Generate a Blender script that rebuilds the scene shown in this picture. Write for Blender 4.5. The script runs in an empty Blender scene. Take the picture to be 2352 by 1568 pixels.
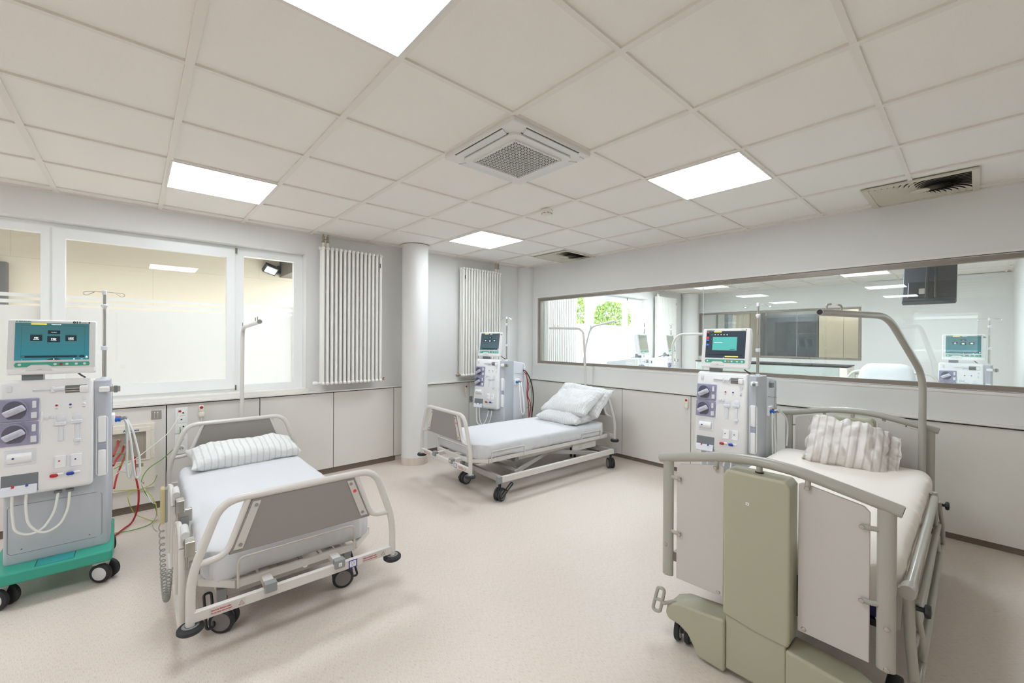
import bpy, bmesh, math, random
from mathutils import Vector, Matrix, noise
random.seed(7)
PI = math.pi
SC = bpy.context.scene
COL = SC.collection
CEIL = 2.635
YW, XW = 3.28, 4.5          # window wall, glazed wall
XB, YB = -6.6, -3.2         # walls behind the camera
X2 = 10.2                   # far wall of the neighbouring ward
Y2 = -1.95

# ------------------------------------------------------------------ camera
cam_d = bpy.data.cameras.new('camera'); cam = bpy.data.objects.new('camera', cam_d); COL.objects.link(cam)
cam_d.sensor_width = 36; cam_d.lens = 963.8 / 2352 * 36; cam_d.clip_start = 0.02; cam_d.clip_end = 200
_yaw, _pit, _rol = 0.8368, -0.0032, 0.006
_f = Vector((math.cos(_yaw) * math.cos(_pit), math.sin(_yaw) * math.cos(_pit), math.sin(_pit)))
_r = Vector((math.sin(_yaw), -math.cos(_yaw), 0)); _u = _r.cross(_f)
_r2 = _r * math.cos(_rol) + _u * math.sin(_rol); _u2 = -_r * math.sin(_rol) + _u * math.cos(_rol)
_m = Matrix((_r2, _u2, -_f)).transposed().to_4x4(); _m.translation = Vector((-0.171, -1.573, 1.5))
cam.matrix_world = _m
SC.camera = cam
SC.view_settings.view_transform = 'Standard'; SC.view_settings.look = 'None'
SC.view_settings.exposure = 1.0; SC.view_settings.gamma = 1.0; SC.view_settings.use_curve_mapping = False
SC.cycles.diffuse_bounces = 8; SC.cycles.max_bounces = 14; SC.cycles.transparent_max_bounces = 24
SC.cycles.sample_clamp_indirect = 8.0
SC.cycles.use_denoising = True

# ------------------------------------------------------------------ world (bright overcast sky)
W = bpy.data.worlds.new('world'); SC.world = W; W.use_nodes = True
WBG = W.node_tree.nodes['Background']; WBG.inputs[0].default_value = (0.86, 0.94, 1.0, 1); WBG.inputs[1].default_value = 3.0
PANEL_E = 9.0               # emission of the ceiling light panels

# ------------------------------------------------------------------ materials
def lin(c):
    return tuple(((v / 255) / 12.92 if v / 255 <= .04045 else ((v / 255 + .055) / 1.055) ** 2.4) for v in c) + (1,)
MATS = {}
def mat(name, rgb, rough=.5, metal=0., emit=0., trans=0., bump=0., bscale=200., coat=0., spec=.5, var=0.):
    if name in MATS: return MATS[name]
    m = bpy.data.materials.new(name); m.use_nodes = True; nt = m.node_tree; b = nt.nodes['Principled BSDF']
    c = lin(rgb); b.inputs['Base Color'].default_value = c
    b.inputs['Roughness'].default_value = rough; b.inputs['Metallic'].default_value = metal
    b.inputs['Specular IOR Level'].default_value = spec
    if coat: b.inputs['Coat Weight'].default_value = coat; b.inputs['Coat Roughness'].default_value = .1
    if emit: b.inputs['Emission Color'].default_value = c; b.inputs['Emission Strength'].default_value = emit
    if trans: b.inputs['Transmission Weight'].default_value = trans
    if bump or var:
        tc = nt.nodes.new('ShaderNodeTexCoord'); n = nt.nodes.new('ShaderNodeTexNoise'); n.inputs['Scale'].default_value = bscale
        n.inputs['Detail'].default_value = 3
        nt.links.new(tc.outputs['Object'], n.inputs['Vector'])
        if bump:
            bp = nt.nodes.new('ShaderNodeBump'); bp.inputs['Strength'].default_value = bump; bp.inputs['Distance'].default_value = .002
            nt.links.new(n.outputs['Fac'], bp.inputs['Height']); nt.links.new(bp.outputs[0], b.inputs['Normal'])
        if var:
            r = nt.nodes.new('ShaderNodeValToRGB'); r.color_ramp.elements[0].position = .3; r.color_ramp.elements[1].position = .7
            r.color_ramp.elements[0].color = tuple(v * (1 - var) for v in c[:3]) + (1,)
            r.color_ramp.elements[1].color = tuple(min(1, v * (1 + var)) for v in c[:3]) + (1,)
            nt.links.new(n.outputs['Fac'], r.inputs[0]); nt.links.new(r.outputs[0], b.inputs['Base Color'])
    MATS[name] = m
    return m

def mat_floor():
    m = bpy.data.materials.new('linoleum'); m.use_nodes = True; nt = m.node_tree; b = nt.nodes['Principled BSDF']
    tc = nt.nodes.new('ShaderNodeTexCoord'); mp = nt.nodes.new('ShaderNodeMapping')
    mp.inputs['Scale'].default_value = (650, 42, 1); mp.inputs['Rotation'].default_value = (0, 0, .05)
    n = nt.nodes.new('ShaderNodeTexNoise'); n.inputs['Scale'].default_value = 1.0; n.inputs['Detail'].default_value = 1.5; n.inputs['Roughness'].default_value = .5
    r = nt.nodes.new('ShaderNodeValToRGB'); e = r.color_ramp.elements
    e[0].position = .34; e[0].color = lin((204, 190, 178)); e[1].position = .50; e[1].color = lin((223, 211, 201))
    n2 = nt.nodes.new('ShaderNodeTexNoise'); n2.inputs['Scale'].default_value = 1.3; n2.inputs['Detail'].default_value = 2
    mx = nt.nodes.new('ShaderNodeMixRGB'); mx.blend_type = 'MULTIPLY'; mx.inputs[0].default_value = 1
    r2 = nt.nodes.new('ShaderNodeValToRGB'); r2.color_ramp.elements[0].color = (.93, .93, .93, 1); r2.color_ramp.elements[1].color = (1, 1, 1, 1)
    nt.links.new(tc.outputs['Object'], mp.inputs[0]); nt.links.new(mp.outputs[0], n.inputs['Vector']); nt.links.new(n.outputs['Fac'], r.inputs[0])
    nt.links.new(tc.outputs['Object'], n2.inputs['Vector']); nt.links.new(n2.outputs['Fac'], r2.inputs[0])
    nt.links.new(r.outputs[0], mx.inputs[1]); nt.links.new(r2.outputs[0], mx.inputs[2]); nt.links.new(mx.outputs[0], b.inputs['Base Color'])
    b.inputs['Roughness'].default_value = .42; b.inputs['Specular IOR Level'].default_value = .35
    return m

def mat_glass(name, tint=(1, 1, 1), refl=1.0):
    m = bpy.data.materials.new(name); m.use_nodes = True; nt = m.node_tree
    for x in list(nt.nodes): nt.nodes.remove(x)
    o = nt.nodes.new('ShaderNodeOutputMaterial'); t = nt.nodes.new('ShaderNodeBsdfTransparent'); t.inputs[0].default_value = tint + (1,)
    g = nt.nodes.new('ShaderNodeBsdfGlossy'); g.inputs['Roughness'].default_value = 0.0
    fr = nt.nodes.new('ShaderNodeFresnel'); fr.inputs[0].default_value = 1.45
    mul = nt.nodes.new('ShaderNodeMath'); mul.operation = 'MULTIPLY'; mul.inputs[1].default_value = refl
    ge = nt.nodes.new('ShaderNodeNewGeometry'); io = nt.nodes.new('ShaderNodeMapRange'); io.inputs['To Min'].default_value = 1.45; io.inputs['To Max'].default_value = 1 / 1.45
    nt.links.new(ge.outputs['Backfacing'], io.inputs['Value']); nt.links.new(io.outputs[0], fr.inputs[0])
    mx = nt.nodes.new('ShaderNodeMixShader')
    nt.links.new(fr.outputs[0], mul.inputs[0]); nt.links.new(mul.outputs[0], mx.inputs[0]); nt.links.new(t.outputs[0], mx.inputs[1]); nt.links.new(g.outputs[0], mx.inputs[2])
    nt.links.new(mx.outputs[0], o.inputs[0])
    return m

def mat_film():
    m = bpy.data.materials.new('frosted_film'); m.use_nodes = True; nt = m.node_tree
    for x in list(nt.nodes): nt.nodes.remove(x)
    o = nt.nodes.new('ShaderNodeOutputMaterial'); t = nt.nodes.new('ShaderNodeBsdfTranslucent'); t.inputs[0].default_value = (.90, .89, .89, 1)
    d = nt.nodes.new('ShaderNodeBsdfDiffuse'); d.inputs[0].default_value = (.85, .85, .84, 1)
    mx = nt.nodes.new('ShaderNodeMixShader'); mx.inputs[0].default_value = .3
    nt.links.new(t.outputs[0], mx.inputs[1]); nt.links.new(d.outputs[0], mx.inputs[2]); nt.links.new(mx.outputs[0], o.inputs[0])
    return m

def mat_stripes(name, base, stripe, freq, duty, axis=0, off=0., fine=False):
    m = bpy.data.materials.new(name); m.use_nodes = True; nt = m.node_tree; b = nt.nodes['Principled BSDF']; b.inputs['Roughness'].default_value = .85
    b.inputs['Specular IOR Level'].default_value = .15
    tc = nt.nodes.new('ShaderNodeTexCoord'); sp = nt.nodes.new('ShaderNodeSeparateXYZ')
    m1 = nt.nodes.new('ShaderNodeMath'); m1.operation = 'MULTIPLY_ADD'; m1.inputs[1].default_value = freq; m1.inputs[2].default_value = 50 + off
    m2 = nt.nodes.new('ShaderNodeMath'); m2.operation = 'FRACT'
    m3 = nt.nodes.new('ShaderNodeMath'); m3.operation = 'LESS_THAN'; m3.inputs[1].default_value = duty
    mx = nt.nodes.new('ShaderNodeMixRGB'); mx.inputs[1].default_value = lin(base); mx.inputs[2].default_value = lin(stripe)
    nt.links.new(tc.outputs['Object'], sp.inputs[0]); nt.links.new(sp.outputs[axis], m1.inputs[0]); nt.links.new(m1.outputs[0], m2.inputs[0])
    nt.links.new(m2.outputs[0], m3.inputs[0]); nt.links.new(m3.outputs[0], mx.inputs[0]); nt.links.new(mx.outputs[0], b.inputs['Base Color'])
    ns = nt.nodes.new('ShaderNodeTexNoise'); ns.inputs['Scale'].default_value = 22; ns.inputs['Detail'].default_value = 3; ns.inputs['Distortion'].default_value = 1.2
    bp = nt.nodes.new('ShaderNodeBump'); bp.inputs['Strength'].default_value = .55; bp.inputs['Distance'].default_value = .008
    nt.links.new(tc.outputs['Object'], ns.inputs['Vector']); nt.links.new(ns.outputs['Fac'], bp.inputs['Height']); nt.links.new(bp.outputs[0], b.inputs['Normal'])
    return m

def mat_screen(name, top, bot, s=1.0):
    m = bpy.data.materials.new(name); m.use_nodes = True; nt = m.node_tree; b = nt.nodes['Principled BSDF']
    b.inputs['Base Color'].default_value = (.01, .012, .015, 1); b.inputs['Roughness'].default_value = .12
    tc = nt.nodes.new('ShaderNodeTexCoord'); sp = nt.nodes.new('ShaderNodeSeparateXYZ'); r = nt.nodes.new('ShaderNodeValToRGB')
    r.color_ramp.elements[0].color = lin(bot); r.color_ramp.elements[1].color = lin(top)
    nt.links.new(tc.outputs['Generated'], sp.inputs[0]); nt.links.new(sp.outputs[2], r.inputs[0]); nt.links.new(r.outputs[0], b.inputs['Emission Color'])
    b.inputs['Emission Strength'].default_value = s
    return m

def mat_concrete():
    m = bpy.data.materials.new('painted_concrete'); m.use_nodes = True; nt = m.node_tree; b = nt.nodes['Principled BSDF']; b.inputs['Roughness'].default_value = .9
    tc = nt.nodes.new('ShaderNodeTexCoord'); n = nt.nodes.new('ShaderNodeTexNoise'); n.inputs['Scale'].default_value = 9; n.inputs['Detail'].default_value = 8; n.inputs['Roughness'].default_value = .7
    r = nt.nodes.new('ShaderNodeValToRGB'); e = r.color_ramp.elements; e[0].position = .24; e[0].color = lin((140, 118, 95)); e[1].position = .30; e[1].color = lin((232, 219, 198))
    br = nt.nodes.new('ShaderNodeTexBrick'); br.inputs['Scale'].default_value = 1; br.inputs['Brick Width'].default_value = 2.2; br.inputs['Row Height'].default_value = .58
    br.inputs['Mortar Size'].default_value = .004; br.inputs['Color1'].default_value = (1, 1, 1, 1); br.inputs['Color2'].default_value = (.97, .97, .97, 1); br.inputs['Mortar'].default_value = (.90, .88, .85, 1)
    sp = nt.nodes.new('ShaderNodeSeparateXYZ'); cb = nt.nodes.new('ShaderNodeCombineXYZ')
    mx = nt.nodes.new('ShaderNodeMixRGB'); mx.blend_type = 'MULTIPLY'; mx.inputs[0].default_value = 1
    nt.links.new(tc.outputs['Object'], n.inputs['Vector']); nt.links.new(n.outputs['Fac'], r.inputs[0]); nt.links.new(tc.outputs['Object'], sp.inputs[0])
    nt.links.new(sp.outputs[0], cb.inputs[0]); nt.links.new(sp.outputs[2], cb.inputs[1]); nt.links.new(cb.outputs[0], br.inputs['Vector'])
    nt.links.new(r.outputs[0], mx.inputs[1]); nt.links.new(br.outputs['Color'], mx.inputs[2]); nt.links.new(mx.outputs[0], b.inputs['Base Color'])
    return m

M = dict(
    wall=mat('wall_paint', (226, 225, 223), .75, bump=.25, bscale=350),
    tile=mat('ceiling_tile', (236, 232, 226), .95, bump=.3, bscale=260, var=.03),
    bar=mat('ceiling_grid', (229, 223, 216), .6),
    floor=mat_floor(), skirt=mat('plinth_brown', (118, 104, 92), .5), dark=mat('gap_black', (38, 36, 34), .7),
    clad=mat('cabinet_white', (224, 220, 214), .4), ledge=mat('ledge_white', (232, 229, 223), .45),
    taupe=mat('taupe_aluminium', (142, 132, 122), .4, .3), upvc=mat('window_white', (240, 241, 240), .35),
    glass=mat_glass('partition_glass', (.975, .99, .985), 1.0), wglass=mat_glass('window_glass', (.98, .99, .985), 1.0), film=mat_film(),
    conc=mat_concrete(), light=None,
    bedw=mat('bed_enamel', (214, 209, 203), .32, coat=.3), bedg=mat('bed_grey_steel', (172, 168, 163), .35, .2), bpanel=mat('grey_panel', (146, 140, 136), .5, bump=.2, bscale=500),
    capg=mat('cap_grey', (140, 143, 142), .5), strip=mat('strip_light', (203, 197, 191), .4), rub=mat('rubber', (42, 43, 46), .6), hub=mat('wheel_hub', (120, 116, 114), .45),
    hubw=mat('wheel_hub_white', (212, 212, 210), .4),
    blk=mat('black_plastic', (30, 31, 33), .45), sheet=mat('sheet_white', (215, 215, 218), .9, spec=.1, bump=.25, bscale=900), sheetc=mat('sheet_cream', (236, 229, 221), .9, spec=.1, bump=.2, bscale=900),
    steel=mat('steel', (190, 186, 180), .25, 1.), chrome=mat('chrome', (215, 215, 215), .12, 1.), brass=mat('brass_fitting', (172, 160, 140), .35, .9),
    mach=mat('machine_white', (240, 240, 241), .28, coat=.4), machg=mat('machine_grey', (186, 190, 197), .4), machd=mat('machine_dark_grey', (120, 124, 128), .4), machb=mat('machine_pale_blue', (222, 225, 232), .4),
    bezel=mat('bezel', (216, 216, 213), .35), lav=mat('lavender_cover', (152, 150, 176), .18, coat=.6), lavd=mat('lavender_dark', (96, 96, 112), .25), lavl=mat('rotor', (203, 203, 218), .3),
    clear=mat('clear_plastic', (226, 227, 232), .15, coat=.5), green=mat('turquoise', (52, 160, 138), .4), green2=mat('turquoise_blue', (40, 150, 150), .4), gstrip=mat('green_strip', (66, 158, 136), .4),
    red=mat('red', (178, 30, 40), .4), blue=mat('blue', (40, 110, 200), .4), dblue=mat('deep_blue', (30, 60, 160), .4), navy=mat('navy', (24, 30, 80), .7), yel=mat('yellow', (250, 205, 40), .5),
    orange=mat('orange', (240, 120, 70), .5), white=mat('white', (240, 240, 238), .4), tube=mat('silicone_tube', (230, 231, 226), .25), rad=mat('radiator_white', (234, 232, 226), .3, coat=.3),
    cg=mat('cable_green', (78, 150, 50), .45), cy=mat('cable_yellow', (190, 185, 60), .45), cr=mat('hose_red', (170, 20, 30), .35), cw=mat('cable_white', (225, 223, 220), .4), cgr=mat('cable_grey', (150, 150, 145), .45),
    bb=mat('bed_beige_grey', (170, 167, 157), .38, coat=.2), bp=mat('beige_panel', (200, 194, 189), .5), olive=mat('olive_green', (173, 170, 147), .42), tan=mat('tan_handset', (190, 175, 130), .5),
    ivory=mat('ivory', (232, 226, 212), .4), dif=mat('diffuser_cream', (206, 200, 184), .5), acg=mat('ac_white', (222, 220, 216), .4), acd=mat('ac_grille', (178, 174, 169), .5), tv=mat('tv_black', (48, 50, 58), .35), tvb=mat('tv_dark', (24, 26, 34), .3),
    beige=mat('corridor_beige', (216, 200, 172), .7), bwood=mat('corridor_brown', (176, 160, 140), .6), cdark=mat('dark_room', (92, 94, 96), .6), gtint=mat('counter_glass_green', (176, 184, 178), .3),
    leafa=mat('leaf_green', (150, 178, 100), .6), leafb=mat('leaf_light', (205, 218, 140), .6), stone=mat('render_white', (238, 238, 236), .9), soff=mat('soffit', (120, 112, 102), .8), box=mat('meter_box', (110, 106, 104), .6),
    txt=mat('ink_black', (28, 28, 30), .6), txtg=mat('ink_green', (50, 140, 110), .6), txtr=mat('ink_red', (190, 50, 60), .6), txtb=mat('ink_blue', (40, 45, 140), .6), txtw=mat('screen_white', (235, 245, 245), .4, emit=.5),
    scy=mat('screen_yellow', (245, 205, 50), .4, emit=.45), scd=mat('screen_dark', (24, 40, 48), .15, emit=.3), sct=mat('screen_tile', (44, 84, 84), .2, emit=.5), sctd=mat('screen_popup', (72, 150, 145), .15, emit=.36),
    scr=mat('screen_red', (190, 40, 50), .3, emit=.45), scb=mat('screen_blue', (50, 90, 190), .3, emit=.45),
    s1=mat_screen('screen_teal', (60, 108, 112), (42, 128, 142), .5), s2=mat_screen('screen_slate', (66, 82, 90), (84, 112, 122), .45), s3=mat_screen('screen_charcoal', (52, 66, 78), (46, 58, 70), .5), s4=mat_screen('screen_off_reflection', (150, 165, 158), (170, 178, 158), .45),  # s4: switched-off screen, its reflected light painted as a glowing gradient
    pilA=mat_stripes('pillow_stripes_wide', (226, 226, 224), (208, 208, 208), 22, .24), pilB=mat_stripes('pillow_stripes_fine', (224, 224, 224), (203, 202, 203), 36, .16), pilC=mat_stripes('pillow_stripes_taupe', (226, 221, 217), (204, 197, 192), 22, .24),
)
def mat_light(k=1., c=(.90, .975, 1.04, 1)):
    m = bpy.data.materials.new('light_panel'); m.use_nodes = True; nt = m.node_tree
    for x in list(nt.nodes): nt.nodes.remove(x)
    o = nt.nodes.new('ShaderNodeOutputMaterial'); e = nt.nodes.new('ShaderNodeEmission'); e.inputs[0].default_value = c; e.inputs[1].default_value = PANEL_E * k
    nt.links.new(e.outputs[0], o.inputs[0]); return m
M['light'] = mat_light(); M['light2'] = mat_light(2.1, (.86, .975, 1.06, 1))

# ------------------------------------------------------------------ mesh builder
# parts whose repeats become one object each
SPLIT = set('board_strip board_stud bumper_hub bumper_wheel caster_hub caster_tyre cross_bar glass_joint hinge hose_bracket key marker panel_bracket plate_gap pole_collar pole_pin pump_latch rail_bracket rail_end_cap rinse_connector screw side_rail_strut strap_hook torsion_tube tube_guide scissor_arm indicator flap_gap'.split())
class MB:
    def __init__(s): s.v = []; s.f = []; s.m = []
    def add(s, vs, fs, m=0):
        o = len(s.v); s.v += [tuple(v) for v in vs]; s.f += [tuple(o + i for i in f) for f in fs]; s.m += [m] * len(fs); return s
    def box(s, x0, x1, y0, y1, z0, z1, m=0):
        vs = [(x, y, z) for z in (z0, z1) for y in (y0, y1) for x in (x0, x1)]
        return s.add(vs, [(0, 2, 3, 1), (4, 5, 7, 6), (0, 1, 5, 4), (2, 6, 7, 3), (0, 4, 6, 2), (1, 3, 7, 5)], m)
    def bar(s, p0, p1, w, h, m=0, up=(0, 0, 1)):
        p0 = Vector(p0); p1 = Vector(p1); d = (p1 - p0).normalized(); a = d.cross(Vector(up))
        if a.length < 1e-4: a = d.cross(Vector((0, 1, 0)))
        a.normalize(); b = a.cross(d).normalized()
        vs = [p + a * (sx * w / 2) + b * (sy * h / 2) for p in (p0, p1) for sx, sy in ((-1, -1), (1, -1), (1, 1), (-1, 1))]
        return s.add(vs, [(3, 2, 1, 0), (4, 5, 6, 7), (0, 1, 5, 4), (1, 2, 6, 5), (2, 3, 7, 6), (3, 0, 4, 7)], m)
    def cyl(s, p0, p1, r0, r1=None, n=16, m=0):
        return s.tube([p0, p1], r0, n, m=m, r1=r1)
    def tube(s, pts, r, n=10, fil=0, closed=False, m=0, cap=True, r1=None, flat=1.0, up=None, seg=6):
        P = [Vector(p) for p in pts]
        if fil:
            Q = []; L = len(P)
            for i, p in enumerate(P):
                if not closed and i in (0, L - 1): Q.append(p); continue
                a = P[(i - 1) % L]; b = P[(i + 1) % L]; fa = min(fil, (a - p).length * .49, ) ; fb = min(fil, (b - p).length * .49)
                fl = min(fa, fb); A = p + (a - p).normalized() * fl; B = p + (b - p).normalized() * fl
                for k in range(seg + 1):
                    t = k / seg; Q.append(A * (1 - t) ** 2 + p * 2 * t * (1 - t) + B * t * t)
            P = Q
        L = len(P); rings = []; prev = None
        for i, p in enumerate(P):
            if closed: d = (P[(i + 1) % L] - P[i - 1])
            else: d = P[min(i + 1, L - 1)] - P[max(i - 1, 0)]
            d.normalize()
            if prev is None:
                a = Vector(up) if up else (Vector((0, 0, 1)) if abs(d.z) < .9 else Vector((1, 0, 0)))
                a = (a - d * a.dot(d)).normalized()
            else:
                a = prev - d * prev.dot(d)
                a = a.normalized() if a.length > 1e-6 else prev
            prev = a; b = d.cross(a)
            rr = r if r1 is None else r + (r1 - r) * i / (L - 1)
            rings.append([p + a * (math.cos(2 * PI * k / n) * rr) + b * (math.sin(2 * PI * k / n) * rr * flat) for k in range(n)])
        vs = [v for R in rings for v in R]; fs = []
        for i in range(L if closed else L - 1):
            j = (i + 1) % L
            for k in range(n):
                k2 = (k + 1) % n; fs.append((i * n + k, i * n + k2, j * n + k2, j * n + k))
        if cap and not closed: fs.append(tuple(range(n))[::-1]); fs.append(tuple((L - 1) * n + k for k in range(n)))
        return s.add(vs, fs, m)
    def prism(s, poly, axis, lo, hi, m=0):
        # poly of (u,v); axis 'x': (y,z), 'y': (x,z), 'z': (x,y)
        def P(u, v, w): return {'x': (w, u, v), 'y': (u, w, v), 'z': (u, v, w)}[axis]
        n = len(poly); vs = [P(u, v, lo) for u, v in poly] + [P(u, v, hi) for u, v in poly]
        ar = sum(poly[i][0] * poly[(i + 1) % n][1] - poly[(i + 1) % n][0] * poly[i][1] for i in range(n))
        flip = (ar < 0) ^ (axis == 'y')
        a = tuple(range(n))[::-1]; b = tuple(range(n, 2 * n)); sd = [(i, (i + 1) % n, n + (i + 1) % n, n + i) for i in range(n)]
        fs = [a, b] + sd
        if flip: fs = [f[::-1] for f in fs]
        return s.add(vs, fs, m)
    def lathe(s, prof, c=(0, 0, 0), axis='z', n=24, m=0, sc=(1, 1)):
        c = Vector(c); vs = []; fs = []
        for r, h in prof:
            for k in range(n):
                a = 2 * PI * k / n; u = r * math.cos(a) * sc[0]; w = r * math.sin(a) * sc[1]
                vs.append(c + Vector({'z': (u, w, h), 'x': (h, u, w), 'y': (w, h, u)}[axis]))
        L = len(prof)
        for i in range(L - 1):
            for k in range(n): fs.append((i * n + k, i * n + (k + 1) % n, (i + 1) * n + (k + 1) % n, (i + 1) * n + k))
        fs.append(tuple(range(n))[::-1]); fs.append(tuple((L - 1) * n + k for k in range(n)))
        return s.add(vs, fs, m)
    def rbox(s, c, size, r, n=(6, 6, 6), m=0, fn=None):
        c = Vector(c); H = Vector(size) / 2; idx = {}; vs = []; fs = []
        def coord(ax, i):
            h = H[ax]; rr = min(r, h); k = 3
            N = n[ax]
            ts = [-h + rr * (1 - math.cos(a * PI / 2 / k)) for a in range(k)] + [(-h + rr) + (2 * h - 2 * rr) * j / N for j in range(N + 1)] + [h - rr * (1 - math.cos(a * PI / 2 / k)) for a in range(k - 1, -1, -1)]
            return ts[i], len(ts)
        cnt = [coord(a, 0)[1] for a in range(3)]
        def vert(i, j, k):
            key = (i, j, k)
            if key in idx: return idx[key]
            p = Vector((coord(0, i)[0], coord(1, j)[0], coord(2, k)[0]))
            q = Vector([max(-(H[a] - min(r, H[a])), min(H[a] - min(r, H[a]), p[a])) for a in range(3)])
            d = p - q
            if d.length > 1e-9:
                # blend cube shell to sphere corner
                d = d.normalized() * min(r, min(H)) if r <= min(H) else d
                p = q + d
            if fn: p = fn(p)
            idx[key] = len(vs); vs.append(p + c); return idx[key]
        X, Y, Z = [k - 1 for k in cnt]
        for i in range(X):
            for j in range(Y):
                fs.append((vert(i, j, 0), vert(i, j + 1, 0), vert(i + 1, j + 1, 0), vert(i + 1, j, 0)))
                fs.append((vert(i, j, Z), vert(i + 1, j, Z), vert(i + 1, j + 1, Z), vert(i, j + 1, Z)))
        for i in range(X):
            for k in range(Z):
                fs.append((vert(i, 0, k), vert(i + 1, 0, k), vert(i + 1, 0, k + 1), vert(i, 0, k + 1)))
                fs.append((vert(i, Y, k), vert(i, Y, k + 1), vert(i + 1, Y, k + 1), vert(i + 1, Y, k)))
        for j in range(Y):
            for k in range(Z):
                fs.append((vert(0, j, k), vert(0, j, k + 1), vert(0, j + 1, k + 1), vert(0, j + 1, k)))
                fs.append((vert(X, j, k), vert(X, j + 1, k), vert(X, j + 1, k + 1), vert(X, j, k + 1)))
        return s.add(vs, fs, m)
    def xf(s, mtx, start=0):
        for i in range(start, len(s.v)): s.v[i] = tuple(mtx @ Vector(s.v[i]))
        return s
    def pieces(s):
        # groups of faces that touch (or nearly touch) each other
        par = list(range(len(s.v)))
        def find(a):
            while par[a] != a: par[a] = par[par[a]]; a = par[a]
            return a
        for f in s.f:
            r = find(f[0])
            for q in f[1:]: par[find(q)] = r
        bb = {}
        for f in s.f:
            k = find(f[0]); lo, hi = bb.setdefault(k, ([1e9] * 3, [-1e9] * 3))
            for i in f:
                for a in range(3): lo[a] = min(lo[a], s.v[i][a]); hi[a] = max(hi[a], s.v[i][a])
        ks = list(bb); g = {k: k for k in ks}
        def gf(a):
            while g[a] != a: a = g[a]
            return a
        for i, a in enumerate(ks):
            for c in ks[i + 1:]:
                if all(bb[a][0][t] <= bb[c][1][t] + .003 and bb[c][0][t] <= bb[a][1][t] + .003 for t in range(3)): g[gf(a)] = gf(c)
        out = {}
        for f, m in zip(s.f, s.m): out.setdefault(gf(find(f[0])), []).append((f, m))
        res = []
        for fs in out.values():
            b = MB(); mp = {}
            for f, m in fs:
                for i in f:
                    if i not in mp: mp[i] = len(b.v); b.v.append(s.v[i])
                b.f.append(tuple(mp[i] for i in f)); b.m.append(m)
            res.append(b)
        return res
    def build(s, name, mats, parent=None, bevel=0, flat=False, loc=None, rot=None, bseg=2, label=None):
        if name in SPLIT and parent is not None:
            ps = s.pieces()
            if len(ps) > 1: return [b.build(name, mats, parent, bevel, flat, loc, rot, bseg, label) for b in ps][0]
        me = bpy.data.meshes.new(name); me.from_pydata([tuple(v) for v in s.v], [], s.f)
        for mm in (mats if isinstance(mats, (list, tuple)) else [mats]): me.materials.append(mm)
        me.polygons.foreach_set('material_index', s.m)
        if not flat:
            me.polygons.foreach_set('use_smooth', [True] * len(s.f)); me.set_sharp_from_angle(angle=math.radians(38))
        me.update()
        o = bpy.data.objects.new(name, me); COL.objects.link(o)
        if parent: o.parent = parent
        if loc: o.location = loc
        if rot: o.rotation_euler = rot
        if bevel:
            b = o.modifiers.new('bevel', 'BEVEL'); b.width = bevel; b.segments = bseg; b.limit_method = 'ANGLE'; b.angle_limit = math.radians(40); b.harden_normals = not flat
        if label: o['label'] = label
        return o

def thing(name, label, cat, loc=(0, 0, 0), rz=0, group=None):
    o = bpy.data.objects.new(name, None); COL.objects.link(o); o.empty_display_size = .1
    o.location = loc; o.rotation_euler = (0, 0, rz); o['label'] = label; o['category'] = cat
    if group: o['group'] = group
    return o
def tag(o, label, cat, group=None):
    o['label'] = label; o['category'] = cat
    if group: o['group'] = group
    return o
def struct(o): o['kind'] = 'structure'; return o

def text(s, size, loc, rot, m, parent, name='lettering', bold=0., sx=1.0, align='LEFT'):
    c = bpy.data.curves.new(name, 'FONT'); c.body = s; c.size = size; c.extrude = .0003; c.offset = bold; c.align_x = align; c.resolution_u = 2
    t = bpy.data.objects.new('tmp', c); COL.objects.link(t)
    dg = bpy.context.evaluated_depsgraph_get(); me = bpy.data.meshes.new_from_object(t.evaluated_get(dg)); me.name = name
    bpy.data.objects.remove(t); bpy.data.curves.remove(c)
    me.materials.clear(); me.materials.append(m)
    o = bpy.data.objects.new(name, me); COL.objects.link(o)
    if parent: o.parent = parent
    o.location = loc; o.rotation_euler = rot; o.scale = (sx, 1, 1)
    return o
FRONT = (PI / 2, 0, 0)      # text readable from -Y


# ------------------------------------------------------------------ room shell
def wall_y(name, y0, y1, x0, x1, holes):
    b = MB(); xs = x0
    for (a, c, z0, z1) in holes:
        b.box(xs, a, y0, y1, 0, CEIL + .1); b.box(a, c, y0, y1, 0, z0); b.box(a, c, y0, y1, z1, CEIL + .1); xs = c
    b.box(xs, x1, y0, y1, 0, CEIL + .1)
    return struct(b.build(name, M['wall'], flat=True))
def wall_x(name, x0, x1, y0, y1, holes):
    b = MB(); ys = y0
    for (a, c, z0, z1) in holes:
        b.box(x0, x1, ys, a, 0, CEIL + .1); b.box(x0, x1, a, c, 0, z0); b.box(x0, x1, a, c, z1, CEIL + .1); ys = c
    b.box(x0, x1, ys, y1, 0, CEIL + .1)
    return struct(b.build(name, M['wall'], flat=True))
struct(MB().box(XB - .2, 14.2, YB - .2, YW + .3, -.12, 0).build('floor', M['floor'], flat=True))
WIN_Z = (.965, 2.42)
wall_y('wall_left', YW, YW + .30, XB, XW + .02, [(-5.4, -2.9, *WIN_Z), (-1.28, 1.21, *WIN_Z)])
wall_y('wall_left_neighbour', YW, YW + .30, XW + .02, X2 + .1, [(5.70, 8.19, *WIN_Z)])
wall_x('wall_right', XW, XW + .12, YB, YW, [(-2.45, 3.01, 1.142, 2.155)])
wall_x('wall_far', X2, X2 + .12, Y2, YW, [(-.09, 3.03, 1.14, 2.19)])
wall_y('wall_neighbour', Y2 - .12, Y2, XW + .12, X2 + .12, [])
wall_x('wall_rear', XB - .2, XB, YB, YW, [(-1.65, -.35, .95, 2.35)])
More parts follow.
